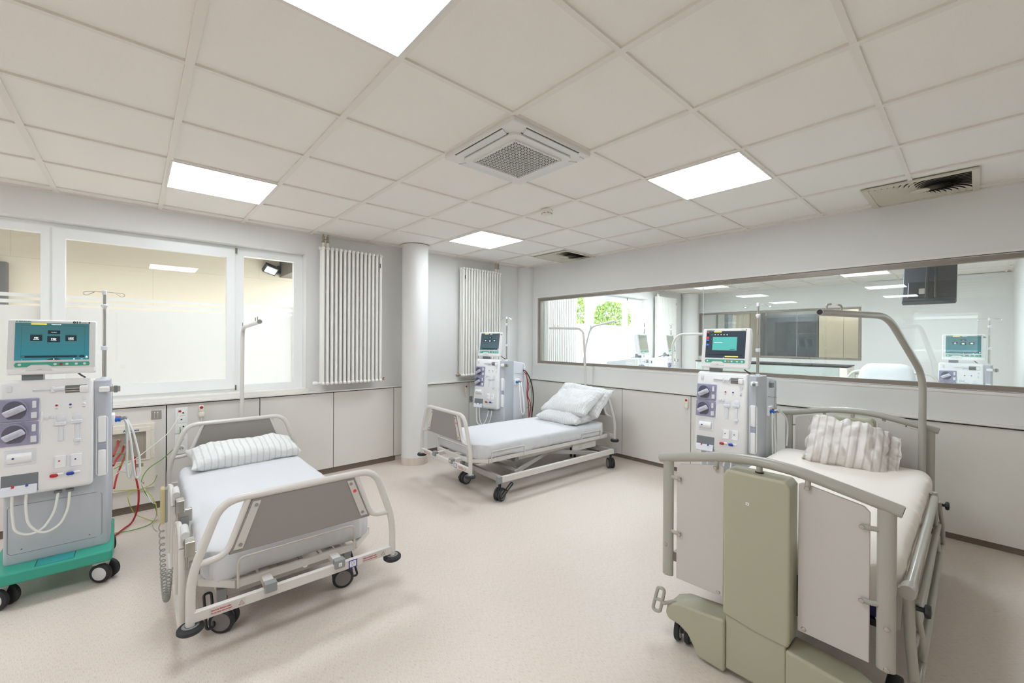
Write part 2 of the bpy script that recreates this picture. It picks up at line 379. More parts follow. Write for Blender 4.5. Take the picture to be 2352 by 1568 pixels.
wall_y('wall_back', YB - .2, YB, XB - .2, XW + .12, [])
wall_x('wall_corridor', 12.9, 13.0, -1.5, YW + .3, [])
struct(MB().box(X2 + .1, 13.0, -1.6, -1.5, 0, CEIL).build('wall_corridor_end', M['wall'], flat=True))
struct(MB().box(X2 + .1, 13.0, YW + .0, YW + .3, 0, CEIL).build('wall_corridor_outer', M['wall'], flat=True))
# pilaster on the far wall
struct(MB().box(X2 - .06, X2, -.28, Y2, 0, CEIL).build('trim_1', M['wall'], flat=True))

# ceiling: tiles above an exposed grid
b = MB(); b.box(XB - .2, 13.1, YB - .2, YW + .3, CEIL + .011, CEIL + .12)
struct(b.build('ceiling', M['tile'], flat=True))
b = MB()
def grid(b, xa, xb, ya, yb):
    i = math.ceil(xa / .625 - 1e-6)
    while i * .625 < xb: b.box(i * .625 - .016, i * .625 + .016, ya, yb, CEIL, CEIL + .02); i += 1
    j = math.ceil(ya / .625 - 1e-6)
    while j * .625 < yb: b.box(xa, xb, j * .625 - .012, j * .625 + .012, CEIL + .0004, CEIL + .02); j += 1
    for x in (xa + .01, xb - .01): b.box(x - .012, x + .012, ya, yb, CEIL - .0002, CEIL + .02)
    for y in (ya + .01, yb - .01): b.box(xa, xb, y - .012, y + .012, CEIL - .0002, CEIL + .02)
grid(b, XB, XW, YB, YW); grid(b, XW + .12, X2, Y2, YW)
struct(b.build('trim_2', M['bar'], flat=True))

# round columns with a coved floor skirting
def column(n, x, y, r):
    struct(MB().cyl((x, y, 0), (x, y, CEIL), r, n=48).build('trim_%d' % n, M['upvc'] if 0 else M['wall']))
    struct(MB().lathe([(r + .004, .09), (r + .006, .0)][::-1], (x, y, 0), n=48).build('baseboard_column_%d' % n, M['floor']))
    struct(MB().lathe([(r + .022, CEIL - .006), (r + .022, CEIL + .002)], (x, y, 0), n=48).build('trim_%d' % (n + 10), M['bar']))
column(3, 2.385, 3.03, .155); column(4, 4.47, 3.26, .15); column(5, 9.87, 3.10, .185)

# light panels
def light_panel(i, j, label, group='square ceiling light panels'):
    x, y = i * .625, j * .625
    t = thing('ceiling_light', label, 'ceiling light', (x + .3125, y + .3125, CEIL), group=group)
    MB().box(-.298, .298, -.298, .298, -.004, .006).build('diffuser', M['light2' if 7 < i < 15 else 'light'], t, flat=True)
    f = MB(); o = .308
    for a in ((-o, o, -o, -.298), (-o, o, .298, o), (-o, -.298, -.298, .298), (.298, o, -.298, .298)): f.box(a[0], a[1], a[2], a[3], -.005, .006)
    f.build('frame', M['acg'], t, flat=True)
light_panel(0, -1, 'square ceiling light nearest the viewer, cut by the top edge')
light_panel(0, 3, 'square ceiling light above the big frosted window')
light_panel(4, -1, 'square ceiling light between the cassette and the large swirl diffuser')
light_panel(4, 3, 'smallest square ceiling light of this room, above the far radiator')
for i, j, l in ((8, 3, 'glowing panel in the next room near its window'), (8, -1, 'glowing panel in the next room beside the hanging screen'),
                (12, 3, 'glowing panel in the next room near its round column'), (12, -1, 'glowing panel deep in the next room above the wall window')):
    light_panel(i, j, l, 'light panels of the next room')
for i, j in ((-4, 3), (-8, 3), (-4, -1), (-8, -1)):
    light_panel(i, j, 'ceiling light behind the viewpoint, seen as a reflection in the glass', 'light panels behind the viewpoint')

# air conditioning cassette
t = thing('ceiling_cassette', 'white ceiling air conditioning cassette with a square triangle-mesh grille', 'air conditioner', (1.5625, .3125, CEIL))
a = MB(); a.prism([(-.315, -.315), (.315, -.315), (.315, .315), (-.315, .315)], 'z', -.028, .004)
a.build('housing', M['acg'], t, bevel=.006)
a = MB()
pts = []
for cx, cy, a0 in ((.19, .19, 0), (-.19, .19, 90), (-.19, -.19, 180), (.19, -.19, 270)):
    for k in range(7): an = math.radians(a0 + 15 * k); pts.append((cx + .055 * math.cos(an), cy + .055 * math.sin(an)))
a.prism(pts, 'z', -.040, -.026); a.build('face_plate', M['acg'], t, bevel=.003)
for k in range(4):
    f = MB(); f.prism([(-.19, .252), (.19, .252), (.215, .302), (-.215, .302)], 'z', -.034, -.027); f.xf(Matrix.Rotation(k * PI / 2, 4, 'Z')); f.build('air_flap', M['bezel'], t, bevel=.002)
    f = MB(); f.bar((-.2, .248, -.0285), (.2, .248, -.0285), .004, .003); f.bar((-.215, .305, -.0285), (.215, .305, -.0285), .003, .003); f.xf(Matrix.Rotation(k * PI / 2, 4, 'Z')); f.build('flap_gap', M['dark'], t, flat=True)
MB().box(-.185, .185, -.185, .185, -.042, -.0385).build('grille_recess', mat('grille_dark', (70, 67, 64), .8), t, flat=True)
g = MB(); S = .185
def clipbar(b, p, d, w, z0, z1):
    # bar through p along d clipped to the square
    ts = []
    for ax in (0, 1):
        if abs(d[ax]) > 1e-6: ts.append(sorted(((-S - p[ax]) / d[ax], (S - p[ax]) / d[ax])))
        elif abs(p[ax]) > S: return
    t0 = max(x[0] for x in ts); t1 = min(x[1] for x in ts)
    if t1 - t0 < .004: return
    b.bar((p[0] + d[0] * t0, p[1] + d[1] * t0, (z0 + z1) / 2), (p[0] + d[0] * t1, p[1] + d[1] * t1, (z0 + z1) / 2), w, z1 - z0)
for an in (0, 45, 90):
    d = (math.cos(math.radians(an)), math.sin(math.radians(an))); nrm = (-d[1], d[0])
    st = .0255 if an != 45 else .01803
    for k in range(-16, 17): clipbar(g, (nrm[0] * k * st, nrm[1] * k * st), d, .0036, -.046, -.041)
for s_ in (-1, 1): g.box(-.19, .19, s_ * .187 - .004, s_ * .187 + .004, -.048, -.04); g.box(s_ * .187 - .004, s_ * .187 + .004, -.19, .19, -.048, -.04)
g.build('grille', M['acg'], t, flat=True)
d_ = MB()
for k in range(4): d_.cyl((.262 + .011 * k, -.275, -.0288), (.262 + .011 * k, -.275, -.0275), .003 if k else .004, n=10)
d_.build('indicator', M['machd'], t)

# swirl air diffusers
def diffuser(x, y, label):
    t = thing('air_diffuser', label, 'air vent', (x, y, CEIL), group='swirl air diffusers')
    f = MB(); o, i_ = .300, .262
    f.box(-o, o, -o, -i_, -.008, .004); f.box(-o, o, i_, o, -.008, .004); f.box(-o, -i_, -i_, i_, -.008, .004); f.box(i_, o, -i_, i_, -.008, .004)
    f.build('frame', M['dif'], t, bevel=.002)
    MB().box(-.264, .264, -.264, .264, .002, .004).build('duct', M['blk'], t, flat=True)
    MB().lathe([(.0, -.006), (.05, -.009), (.055, -.008), (.055, .0)], (0, 0, 0)).build('centre_disc', M['dif'], t)
    bl = MB(); N = 36
    for k in range(N):
        a0 = 2 * PI * k / N; rows = []; K = 14
        for q in range(K + 1):
            r = .05 + .33 * q / K; tw = a0 + 1.15 * (r - .05) / .33 * 1.0
            dt = 2 * PI / N
            def P(an, z):
                px, py = r * math.cos(an), r * math.sin(an); s_ = max(abs(px), abs(py)) / .263
                return (px, py, z), s_
            A, sa = P(tw, -.007); B, sb = P(tw + dt * .97, .0015)
            rows.append((A, B, max(sa, sb)))
        vs = []; 
        for A, B, s_ in rows:
            if s_ > 1.13: break
            vs += [A, B]
        n_ = len(vs) // 2
        if n_ > 1:
            bl.add(vs, [(2 * q, 2 * q + 1, 2 * q + 3, 2 * q + 2) for q in range(n_ - 1)])
    bl.build('swirl_blades', M['dif'], t)
diffuser(4.175, -1.28, 'large cream swirl diffuser beside the right wall above the glass')
diffuser(4.175, 2.19, 'smaller-looking cream swirl diffuser in the far corner of the ceiling')
t = thing('smoke_detector', 'round ivory smoke detector on the ceiling between light and cassette', 'smoke detector', (2.51, .955, CEIL))
MB().lathe([(.0, -.0), (.055, -.0), (.055, -.014), (.0505, -.018), (.05, -.018)][::-1]).build('base', M['ivory'], t)
MB().lathe([(.012, -.05), (.03, -.047), (.042, -.036), (.047, -.018)]).build('head', M['ivory'], t)
s_ = MB()
for k in range(8):
    an = 2 * PI * k / 8
    s_.bar((.0465 * math.cos(an) , .0465 * math.sin(an), -.030), (.0465 * math.cos(an + .5), .0465 * math.sin(an + .5), -.030), .004, .004)
s_.build('slots', M['machd'], t)

# ------------------------------------------------------------------ windows
def window_unit(x0, n, film=True):
    # x0: left edge of the opening, unit 2.49 wide ; glass plane y ~3.42
    yf = YW + .13
    t = bpy.data.objects.new('window_%d' % n, None); COL.objects.link(t); t.location = (x0, yf, 0); struct(t)
    w = 2.49; z0, z1 = WIN_Z
    f = MB()
    for a_, c_ in ((0, .10), (.56, .645), (1.84, 1.94), (w - .085, w)): f.box(a_, c_, 0, .07, z0 + .001, z1 - .001)
    for a_, c_ in ((.10, .56), (.645, 1.84), (1.94, w - .085)): f.box(a_, c_, 0, .07, z0 + .001, z0 + .065); f.box(a_, c_, 0, .07, z1 - .085, z1 - .001)
    f.build('window_frame', M['upvc'], t, flat=True)
    # opening sash
    s_ = MB(); a, c, lo, hi = .625, 1.862, z0 + .035, z1 - .035
    s_.box(a, a + .072, -.02, .04, lo, hi); s_.box(c - .072, c, -.02, .04, lo, hi); s_.box(a + .072, c - .072, -.02, .04, lo, lo + .098); s_.box(a + .072, c - .072, -.02, .04, hi - .082, hi)
    s_.build('sash', M['upvc'], t, flat=True)
    for k, (p, q, lo2, hi2) in enumerate(((.10, .56, z0 + .065, z1 - .085), (a + .072, c - .072, lo + .098, hi - .082), (1.94, w - .085, z0 + .065, z1 - .085))):
        MB().box(p, q, .028, .034, lo2, hi2).build('pane', M['wglass'], t, flat=True)
        if film:
            fm = MB(); fm.box(p + .003, q - .003, .0355, .0365, lo2, 1.750); fm.box(p + .003, q - .003, .0355, .0365, 1.767, 1.796); fm.box(p + .003, q - .003, .0355, .0365, 1.818, 1.847)
            fm.build('frosted_film', M['film'], t, flat=True)
    h = MB(); h.cyl((1.869, -.03, z1 - .07), (1.869, -.03, z1 - .02), .009, n=10); h.cyl((1.869, -.022, z0 + .02), (1.869, -.022, z0 + .07), .007, n=10)
    h.build('hinge', mat('hinge_bronze', (120, 112, 95), .4, .6), t)
    s_ = MB(); s_.box(-.02, w + .03, -.155, .0, z0 - .035, z0 + .004); s_.build('window_sill', M['ledge'], t, bevel=.004)
    if n == 3:
        s_ = MB(); s_.box(.645, .66, -.045, -.02, 1.62, 1.66); s_.bar((.652, -.05, 1.64), (.652, -.05, 1.53), .018, .012); s_.build('handle', M['upvc'], t, bevel=.003)
    return t
window_unit(-1.28, 1); window_unit(-5.4, 2); window_unit(5.70, 3, film=False)
# rear window (seen as a reflection)
t = bpy.data.objects.new('window_4', None); COL.objects.link(t); t.location = (XB - .1, -1.0, 0); struct(t)
f = MB(); f.box(-.03, .03, -.65, .65, .95, 1.02); f.box(-.03, .03, -.65, .65, 2.28, 2.35)
for y in (-.615, .615): f.box(-.03, .03, y - .035, y + .035, .95, 2.35)
f.build('window_frame', M['upvc'], t, flat=True); MB().box(-.003, .003, -.58, .58, 1.02, 2.28).build('pane', M['wglass'], t, flat=True)

# glazed partition in the right wall
def partition(n, x, ya, yb, z0, z1, joints, thick):
    t = bpy.data.objects.new('window_%d' % n, None); COL.objects.link(t); t.location = (x, 0, 0); struct(t)
    f = MB(); w = .038
    f.box(-.03, .03, ya, ya + w, z0, z1); f.box(-.03, .03, yb - w, yb, z0, z1); f.box(-.03, .03, ya + w, yb - w, z0, z0 + w + .001); f.box(-.03, .03, ya + w, yb - w, z1 - w, z1)
    f.build('window_frame', M['taupe'], t, flat=True)
    ys = [ya + w] + joints + [yb - w]
    for a_, c_ in zip(ys[:-1], ys[1:]):
        MB().box(-.003, .003, a_ + .002, c_ - .002, z0 + w, z1 - w).build('pane', M['glass'], t, flat=True)
    j = MB()
    for y in joints: j.box(-.004, .004, y - .0022, y + .0022, z0 + w, z1 - w)
    j.build('glass_joint', M['machg'], t, flat=True)
partition(5, XW + .028, -2.43, 2.99, 1.148, 2.145, [.468, -2.1], .006)
partition(6, X2 + .03, -.075, 3.015, 1.15, 2.18, [.98, 2.0], .006)
# thin painted surround of the partition
b = MB(); y0, y1, z0, z1 = -2.45, 3.01, 1.142, 2.155
b.box(XW - .006, XW, y0 - .02, y1 + .035, z1, z1 + .02); b.box(XW - .006, XW, y0 - .02, y1 + .035, z0 - .022, z0); b.box(XW - .006, XW, y1, y1 + .035, z0, z1)
struct(b.build('trim_6', M['ledge'], flat=True))

# ------------------------------------------------------------------ cladding cabinets under the windows
def wall_panel_y(x0, x1, label):
    t = thing('base_cabinet', label, 'cabinet', ((x0 + x1) / 2, YW - .03, 0), group='white base cabinets along the window wall')
    w = (x1 - x0) / 2 - .004
    MB().box(-w, w, 0, .018, .065, .901).build('door', M['clad'], t, flat=True)
    MB().box(-w - .004, w + .004, .018, .0285, .065, .905).build('carcass', M['dark'], t, flat=True)
def wall_panel_x(y0, y1, label, x=XW, s=1, g='white base cabinets along the glazed wall'):
    t = thing('base_cabinet', label, 'cabinet', (x - .03, (y0 + y1) / 2, 0), group=g)
    w = abs(y1 - y0) / 2 - .004
    MB().box(0, .018, -w, w, .05, .882).build('door', M['clad'], t, flat=True)
    MB().box(.018, .0285, -w - .004, w + .004, .05, .885).build('carcass', M['dark'], t, flat=True)
LX = [-6.55, -5.6, -4.87, -4.14, -3.41, -2.68, -1.95, -1.22, -.60, .048, .774, 1.495, 2.219, 2.68, 3.365, 4.36]
LL = {8: 'white cabinet door with the lock plate and water supply box', 9: 'white cabinet door with the socket strip behind the left bed', 10: 'white cabinet door right of the left bed headboard', 11: 'white cabinet door beneath the large radiator',
      12: 'narrow white cabinet door beside the round column', 13: 'white cabinet door under the far radiator with a call handset', 14: 'white cabinet door behind the far dialysis machine'}
for k in range(len(LX) - 1):
    wall_panel_y(LX[k], LX[k + 1], LL.get(k, 'white cabinet door of the window wall left of the picture'))
RY = [3.10, 2.337, 1.463, .571, -.270, -1.192, -2.2, -3.15]
RL = ['white cabinet door behind the far machine hoses', 'white cabinet door behind the striped pillows', 'wide white cabinet door between the far bed and right machine', 'white cabinet door behind the right dialysis machine', 'white cabinet door behind the green bed headboard',
      'white cabinet door at the right picture edge', 'white cabinet door beyond the right picture edge']
for k in range(len(RY) - 1): wall_panel_x(RY[k + 1], RY[k], RL[k])
for k, (a_, c_) in enumerate(((3.1, 2.0), (2.0, .95), (.95, -.0), (-.0, -1.0), (-1.0, -1.9))):
    wall_panel_x(c_, a_, 'white cabinet door under the far window of the next room', X2, g='cabinets of the next room')
# ledges (white) over the dark joint, plinths
b = MB(); b.box(XB, 2.25, YW - .055, YW, .912, .93); b.box(2.52, 4.38, YW - .055, YW, .912, .93); struct(b.build('trim_7', M['ledge'], bevel=.004))
b = MB(); b.box(XW - .055, XW, YB, 3.12, .895, .911); struct(b.build('trim_8', M['ledge'], bevel=.004))
b = MB(); b.box(X2 - .055, X2, Y2, 3.2, .915, .93); struct(b.build('trim_9', M['ledge'], flat=True))
b = MB(); b.box(XB, 2.25, YW - .012, YW, 0, .065); b.box(2.52, 4.38, YW - .012, YW, 0, .065); struct(b.build('baseboard_left', M['skirt'], flat=True))
b = MB(); b.box(XW - .012, XW, YB, 3.12, 0, .05); struct(b.build('baseboard_right', M['skirt'], flat=True))

# ------------------------------------------------------------------ radiators
def radiator(x0, z0, z1, n, label, red_side, mirror=False):
    y = YW - .115
    t = thing('column_radiator', label, 'radiator', (x0, y, 0), group='white column radiators'); p = .0462
    for k in range(n):
        cx = .018 + k * p; s_ = MB()
        for yy in (-.035, 0, .035): s_.cyl((cx, yy, z0 + .035), (cx, yy, z1 - .035), .0148, n=12)
        for zc in (z0 + .028, z1 - .028):
            s_.tube([(cx, -.044, zc), (cx, 0, zc), (cx, .044, zc)], .0195, 12)
            s_.lathe([(.002, -.062), (.012, -.058), (.018, -.05), (.0195, -.044)], (cx, 0, zc), 'y', 12)
            s_.tube([(cx - p / 2, 0, zc), (cx + p / 2, 0, zc)], .016, 10)
        s_.build('radiator_section', M['rad'], t)
    L = n * p
    for sx in (0, L): 
        s_ = MB(); s_.cyl((sx - .018, 0, z1 - .028), (sx + .012, 0, z1 - .028), .016, n=12); s_.build('end_plug', M['rad'], t)
    px = (L - .08, L - .03) if mirror else (.028, .075)
    for q in px:
        s_ = MB(); s_.cyl((q, 0, z1 - .02), (q, 0, z1 + .035), .013, n=12); s_.cyl((q, 0, z1 + .035), (q, 0, z1 + .055), .017, n=6, m=1); s_.cyl((q, 0, z1 + .055), (q, 0, z1 + .085), .011, n=12, m=1); s_.cyl((q, 0, z1 + .085), (q, 0, z1 + .10), .015, n=6, m=1); s_.cyl((q, 0, z1 + .1), (q, 0, CEIL), .008, n=12, m=1)
        s_.build('supply_pipe', [M['rad'], M['brass']], t)
    s_ = MB(); s_.bar((px[0], 0, z1 + .07), (px[1], 0, z1 + .07), .012, .012); s_.build('valve_block', M['brass'], t)
    s_ = MB(); s_.lathe([(.026, 0), (.026, .004)], ((px[0] + px[1]) / 2, 0, CEIL - .006), n=24, sc=(2., 1.3)); s_.build('ceiling_rosette', M['rad'], t)
    s_ = MB(); s_.lathe([(.008, 0), (.01, .02), (.017, .024), (.021, .03), (.021, .062), (.017, .07), (.006, .072)], (0, 0, 0), 'x', 16); s_.v = [(-v[0] - .005, v[1], v[2] + z0 + .03) for v in s_.v]
    s_.f = [f[::-1] for f in s_.f]; s_.build('thermostat_head' if not mirror else 'bleed_valve', M['white'] if not mirror else M['brass'], t)
    s_ = MB(); s_.cyl((L, -.01, z0 + .03), (L + .035, -.01, z0 + .03), .008, n=10); s_.cyl((L + .015, -.01, z0 + .03), (L + .018, -.035, z0 + .055), .005, n=8, m=1); s_.build('drain_valve', [M['brass'], M['red']], t)
    s_ = MB()
    if not mirror: s_.cyl((.032, -.0605, z1 - .02), (.032, -.0645, z1 - .02), .004, n=8); s_.cyl((.0795, -.0605, z1 - .02), (.0795, -.0645, z1 - .02), .004, n=8, m=1)
    q = L - .045 if not mirror else .03
    s_.box(q, q + .008, -.05, -.046, z1 - .17, z1 - .12, 2)
    s_.build('marker', [M['red'], M['dblue'], M['txt']], t)
radiator(1.322, .995, 2.505, 15, 'large white column radiator between the window and the round column', 1)
radiator(3.16, .99, 2.505, 15, 'smaller-looking white column radiator behind the far dialysis machine', 1, True)
radiator(8.40, .99, 2.50, 18, 'white column radiator seen through the glass next to the far round column', 1)
radiator(4.86, .99, 2.50, 16, 'white column radiator directly behind the left end of the glass', 1)

# ------------------------------------------------------------------ dialysis machines
def rotm(a, axis, c):
    c = Vector(c); return Matrix.Translation(c) @ Matrix.Rotation(a, 4, axis) @ Matrix.Translation(-c)
def machine(loc, rz, label, screen=1, number='', detail=2, clampdir=0, tilt=-9, group='dialysis machines'):
    t = thing('dialysis_machine', label, 'dialysis machine', loc, rz, group)
    # base with foot plate
    b = MB(); b.prism([(-.25, -.13), (.255, -.13), (.262, -.02), (.25, .5), (-.245, .5), (-.26, -.02)], 'z', .135, .205)
    b.build('base', M['green'], t, bevel=.015)
    b = MB(); b.box(-.06, .09, -.118, -.012, .2035, .2065); b.build('foot_plate', M['green2'], t, bevel=.001)
    b = MB(); b.bar((-.062, -.118, .2065), (-.062, -.012, .2065), .002, .001); b.bar((.092, -.118, .2065), (.092, -.012, .2065), .002, .001); b.build('plate_gap', M['dark'], t, flat=True)
    for cx, cy in ((-.205, -.045), (.205, -.045), (-.2, .44), (.2, .44)):
        c = MB(); c.lathe([(.03, .075), (.042, .11), (.042, .15)], (cx, cy, 0)); c.build('caster_housing', M['hubw'], t)
        ca = .95 if cy < 0 else .3; cm = Matrix.Translation((cx, cy, 0)) @ Matrix.Rotation(ca, 4, 'Z') @ Matrix.Translation((-cx, -cy, 0))
        c = MB()
        for s_ in (-1, 1):
            xx = cx + s_ * .03
            c.lathe([(.032, -.015), (.052, -.014), (.058, -.009), (.058, .009), (.052, .014), (.032, .015)], (xx, cy - .02, .058), 'x', 24)
        c.xf(cm); c.build('caster_tyre', M['rub'], t)
        c = MB()
        for s_ in (-1, 1): c.lathe([(.01, 0), (.036, 0), (.040, -.003), (.040, -.006)][::-1] if s_ > 0 else [(.040, .006), (.040, .003), (.036, 0), (.01, 0)][::-1], (cx + s_ * .0475, cy - .02, .058), 'x', 24)
        c.xf(cm); c.build('caster_hub', M['hubw'], t)
    # lower cabinet
    b = MB(); b.rbox((.02, .12, .42), (.432, .26, .45), .02, (2, 2, 2)); b.build('lower_cabinet', M['machg'], t)
    b = MB(); pp = [(-.165, .262), (.192, .262), (.205, .275), (.205, .525), (.192, .54), (-.165, .54), (-.178, .525), (-.178, .275)]
    b.tube([(x, -.0105, z) for x, z in pp], .0012, 4, closed=True); b.cyl((-.125, -.0105, .285), (-.125, -.0125, .285), .004, n=8); b.cyl((.15, -.0105, .285), (.15, -.0125, .285), .004, n=8)
    b.build('service_panel_seam', M['machd'], t)
    # column and rear housing
    b = MB(); b.prism([(.166, -.01), (.196, -.012), (.222, -.004), (.238, .02), (.242, .20), (.166, .20)], 'z', .205, 1.235); b.build('side_column', M['machg'], t, bevel=.008)
    b = MB(); b.prism([(.18, .215), (.50, .215), (.505, 1.155), (.48, 1.185), (.20, 1.225), (.18, 1.225)], 'x', -.205, .238); b.build('rear_housing', M['machb'], t, bevel=.012)
    b = MB(); b.prism([(.03, .62), (.19, .62), (.19, 1.235), (.03, 1.235)], 'x', -.20, .17); b.build('core_housing', M['mach'], t, bevel=.006)
    b = MB(); b.bar((.2395, .24, 1.06), (.2395, .49, 1.03), .002, .003); b.bar((.2395, .44, .24), (.2395, .44, 1.17), .002, .003); b.build('housing_seam', M['machd'], t, flat=True)
    for z in (.93, .72):
        b = MB(); b.rbox((.204, -.012, z), (.036, .016, .165), .0078, (1, 1, 1)); b.build('side_handle', M['mach'], t)
    b = MB(); b.tube([(.18, -.013, .64), (.18, -.013, 1.01), (.229, -.008, 1.01), (.229, -.008, .64)], .0025, 6, fil=.022, closed=True); b.build('handle_rim', M['mach'], t)
    b = MB(); b.box(.186, .224, -.014, -.008, .805, .845); b.build('handle_grip', mat('grip_blue_grey', (165, 172, 186), .4), t, bevel=.002)
    # sloping front panel
    Y0, Z0, Z1 = -.02, .605, 1.252
    def yf(z): return Y0 - .075 * (Z1 - z) / (Z1 - Z0)
    b = MB(); b.prism([(.04, Z1), (Y0, Z1), (yf(.64), .64), (yf(.64) + .02, Z0), (.04, Z0)], 'x', -.215, .168)
    b.build('front_panel', M['mach'], t, bevel=.022, bseg=4)
    if detail >= 1:
        def plate(name, x0, x1, z0, z1, d, m, bev=.004, dy=0.):
            yy0, yy1 = yf(z0), yf(z1); q = MB()
            q.prism([(yy0 - d, z0), (yy1 - d, z1), (yy1 + .012, z1), (yy0 + .012, z0)], 'x', x0, x1); return q.build(name, M[m], t, bevel=bev)
        def knob(name, x, z, r, h, m, n=14):
            q = MB(); q.lathe([(r, .004), (r, -h + r * .3), (r * .75, -h)], (x, yf(z), z), 'y', n); return q.build(name, M[m], t)
        # blood pumps
        for zc in (1.087, .954):
            plate('pump_housing', -.209, -.055, zc - .064, zc + .064, .010, 'lav', .006)
            yy = yf(zc) - .012; tm = Matrix.Rotation(math.radians(7), 4, 'X')
            q = MB(); q.lathe([(.052, .0), (.056, -.004), (.056, -.008), (.046, -.010)], (0, 0, 0), 'y', 28, sc=(1.12, .92)); q.xf(Matrix.Translation((-.146, yy + .002, zc)) @ tm); q.build('pump_ring', M['lav'], t)
            q = MB(); q.lathe([(.05, -.003), (.049, -.0105)], (0, 0, 0), 'y', 28, sc=(1.12, .92)); q.xf(Matrix.Translation((-.146, yy + .001, zc)) @ tm); q.build('pump_chamber', M['lavd'], t)
            q = MB(); q.rbox((0, -.018, 0), (.088, .018, .036), .0088, (2, 1, 1)); q.rbox((0, -.028, 0), (.05, .006, .014), .003, (1, 1, 1), m=1); q.xf(Matrix.Translation((-.146, yy, zc)) @ tm @ Matrix.Rotation(math.radians(-28), 4, 'Y')); q.build('pump_rotor', [M['lavl'], M['machg']], t)
            q = MB(); q.box(-.085, -.062, yy - .012, yy, zc - .05, zc - .015); q.box(-.08, -.064, yy - .014, yy, zc + .01, zc + .05); q.build('pump_latch', M['clear'], t, bevel=.003)
        # syringe pump
        plate('syringe_bay', .047, .138, 1.168, 1.214, .001, 'machd', .002)
        q = MB(); y_ = yf(1.19) - .008
        q.cyl((.05, y_, 1.195), (.11, y_, 1.195), .004, n=8); q.cyl((.05, y_, 1.182), (.11, y_, 1.182), .004, n=8); q.build('syringe_rods', M['steel'], t)
        q = MB(); q.rbox((.125, y_ - .004, 1.19), (.034, .026, .040), .006, (1, 1, 1)); q.build('syringe_driver', M['mach'], t)
        q = MB(); q.cyl((-.08, y_ + .004, 1.196), (.0, y_ + .004, 1.196), .0065, n=10); q.cyl((.0, y_ + .002, 1.196), (.045, y_ + .002, 1.196), .013, n=14); q.rbox((-.001, y_, 1.194), (.018, .016, .036), .004, (1, 1, 1)); q.build('syringe_holder', M['clear'], t)
        q = MB(); q.rbox((-.17, yf(1.205) - .002, 1.205), (.022, .012, .036), .005, (1, 1, 1)); q.build('line_clip', M['clear'], t)
        for x, m in ((.014, 'red'), (.070, 'dblue'), (.126, 'clear')):
            knob('port_ring', x, 1.10, .0085, .003, 'mach'); knob('pressure_port', x, 1.10, .0055, .008, m)
        q = MB(); q.rbox((.128, yf(1.13) - .003, 1.133), (.014, .008, .022), .002, (1, 1, 1)); q.build('sensor_clip', M['clear'], t)
        for x, s_ in ((.014, 'PA'), (.070, 'PV'), (.126, 'PBE')): text(s_, .009, (x, yf(1.079) - .0012, 1.077), (PI / 2 + .115 * -1, 0, 0), M['machd'], t, align='CENTER')
        q = MB()
        q.rbox((-.025, yf(1.03) - .004, 1.032), (.02, .012, .02), .005, (1, 1, 1)); q.rbox((.0, yf(1.03) - .004, 1.034), (.022, .012, .02), .005, (1, 1, 1)); q.build('air_trap_clip', M['clear'], t)
        for x, z, w in ((.030, .995, .048), (.096, 1.0, .050)):
            q = MB(); q.lathe([(.018, 0), (.022, -.002), (.018, -.005)], (x + .004, yf(z + .025), z + .022), 'y', 16); q.build('chamber_seat', M['clear'], t)
            q = MB(); q.rbox((x, yf(z) - .007, z - .002), (w, .016, .022), .004, (2, 1, 1)); q.build('chamber_holder', M['clear'], t)
            q = MB(); q.tube([(x + .003, yf(z) - .001, z - .02), (x + .003, yf(.905) - .001, .892 if x < .05 else .86)], .012, 10); q.build('chamber_channel', M['clear'], t)
        q = MB(); q.rbox((.101, yf(.88) - .006, .888), (.034, .014, .018), .004, (1, 1, 1)); q.build('line_holder', M['clear'], t)
        q = MB(); q.tube([(-.045, yf(1.06) - .0, 1.07), (-.045, yf(1.0) - .0, 1.01)], .005, 8); q.tube([(-.045, yf(.95), .95), (-.045, yf(.89), .885)], .005, 8); q.build('tube_guide', M['mach'], t)
        for x, m in ((.032, 'red'), (.098, 'dblue')):
            plate('clamp_door', x - .024, x + .024, .737, .808, .008, 'mach', .003)
            q = MB(); q.cyl((x - .004, yf(.778) - .0082, .778), (x - .004, yf(.778) - .0105, .778), .0042, n=10); q.build('clamp_dot', M[m], t)
            q = MB(); q.box(x - .026, x - .02, yf(.77) - .011, yf(.77), .74, .805); q.build('clamp_hinge', M['machb'], t, bevel=.001)
        for x, m in ((.008, 'red'), (.074, 'dblue')):
            q = MB(); q.rbox((x, yf(.70) - .012, .699), (.034, .024, .019), .009, (1, 1, 1)); q.build('sampling_knob', M[m], t)
            q = MB(); q.rbox((x + .026, yf(.70) - .006, .704), (.03, .014, .011), .005, (1, 1, 1)); q.build('knob_stem', M['mach'], t)
        plate('holder_frame', -.183, -.062, .778, .866, .003, 'clear', .004)
        q = MB(); q.tube([(-.17, yf(.82) - .006, .822), (-.078, yf(.82) - .006, .822)], .028, 16, flat=.75); q.build('concentrate_holder', M['mach'], t)
        q = MB(); q.cyl((-.146, yf(.82) - .025, .825), (-.146, yf(.82) - .030, .825), .005, n=10); q.build('holder_dot', M['dblue'], t)
        plate('rinse_bay', -.192, -.052, .628, .732, .002, 'machd', .004)
        q = MB(); q.prism([(yf(.62) - .022, .622), (yf(.64) - .012, .668), (yf(.64) + .02, .672), (yf(.62) + .02, .61)], 'x', -.190, -.056); q.build('bay_lip', M['machb'], t, bevel=.004)
        q = MB()
        for x, m in ((-.146, 0), (-.094, 1)): q.cyl((x, yf(.675) - .014, .674), (x, yf(.675) - .02, .664), .0055, n=10, m=m)
        q.build('rinse_connector', [M['red'], M['dblue']], t)
        for x in (.021, .069):
            q = MB(); q.lathe([(.016, .585), (.018, .597)], (x, -.05, 0)); q.build('hose_port', M['machd'], t)
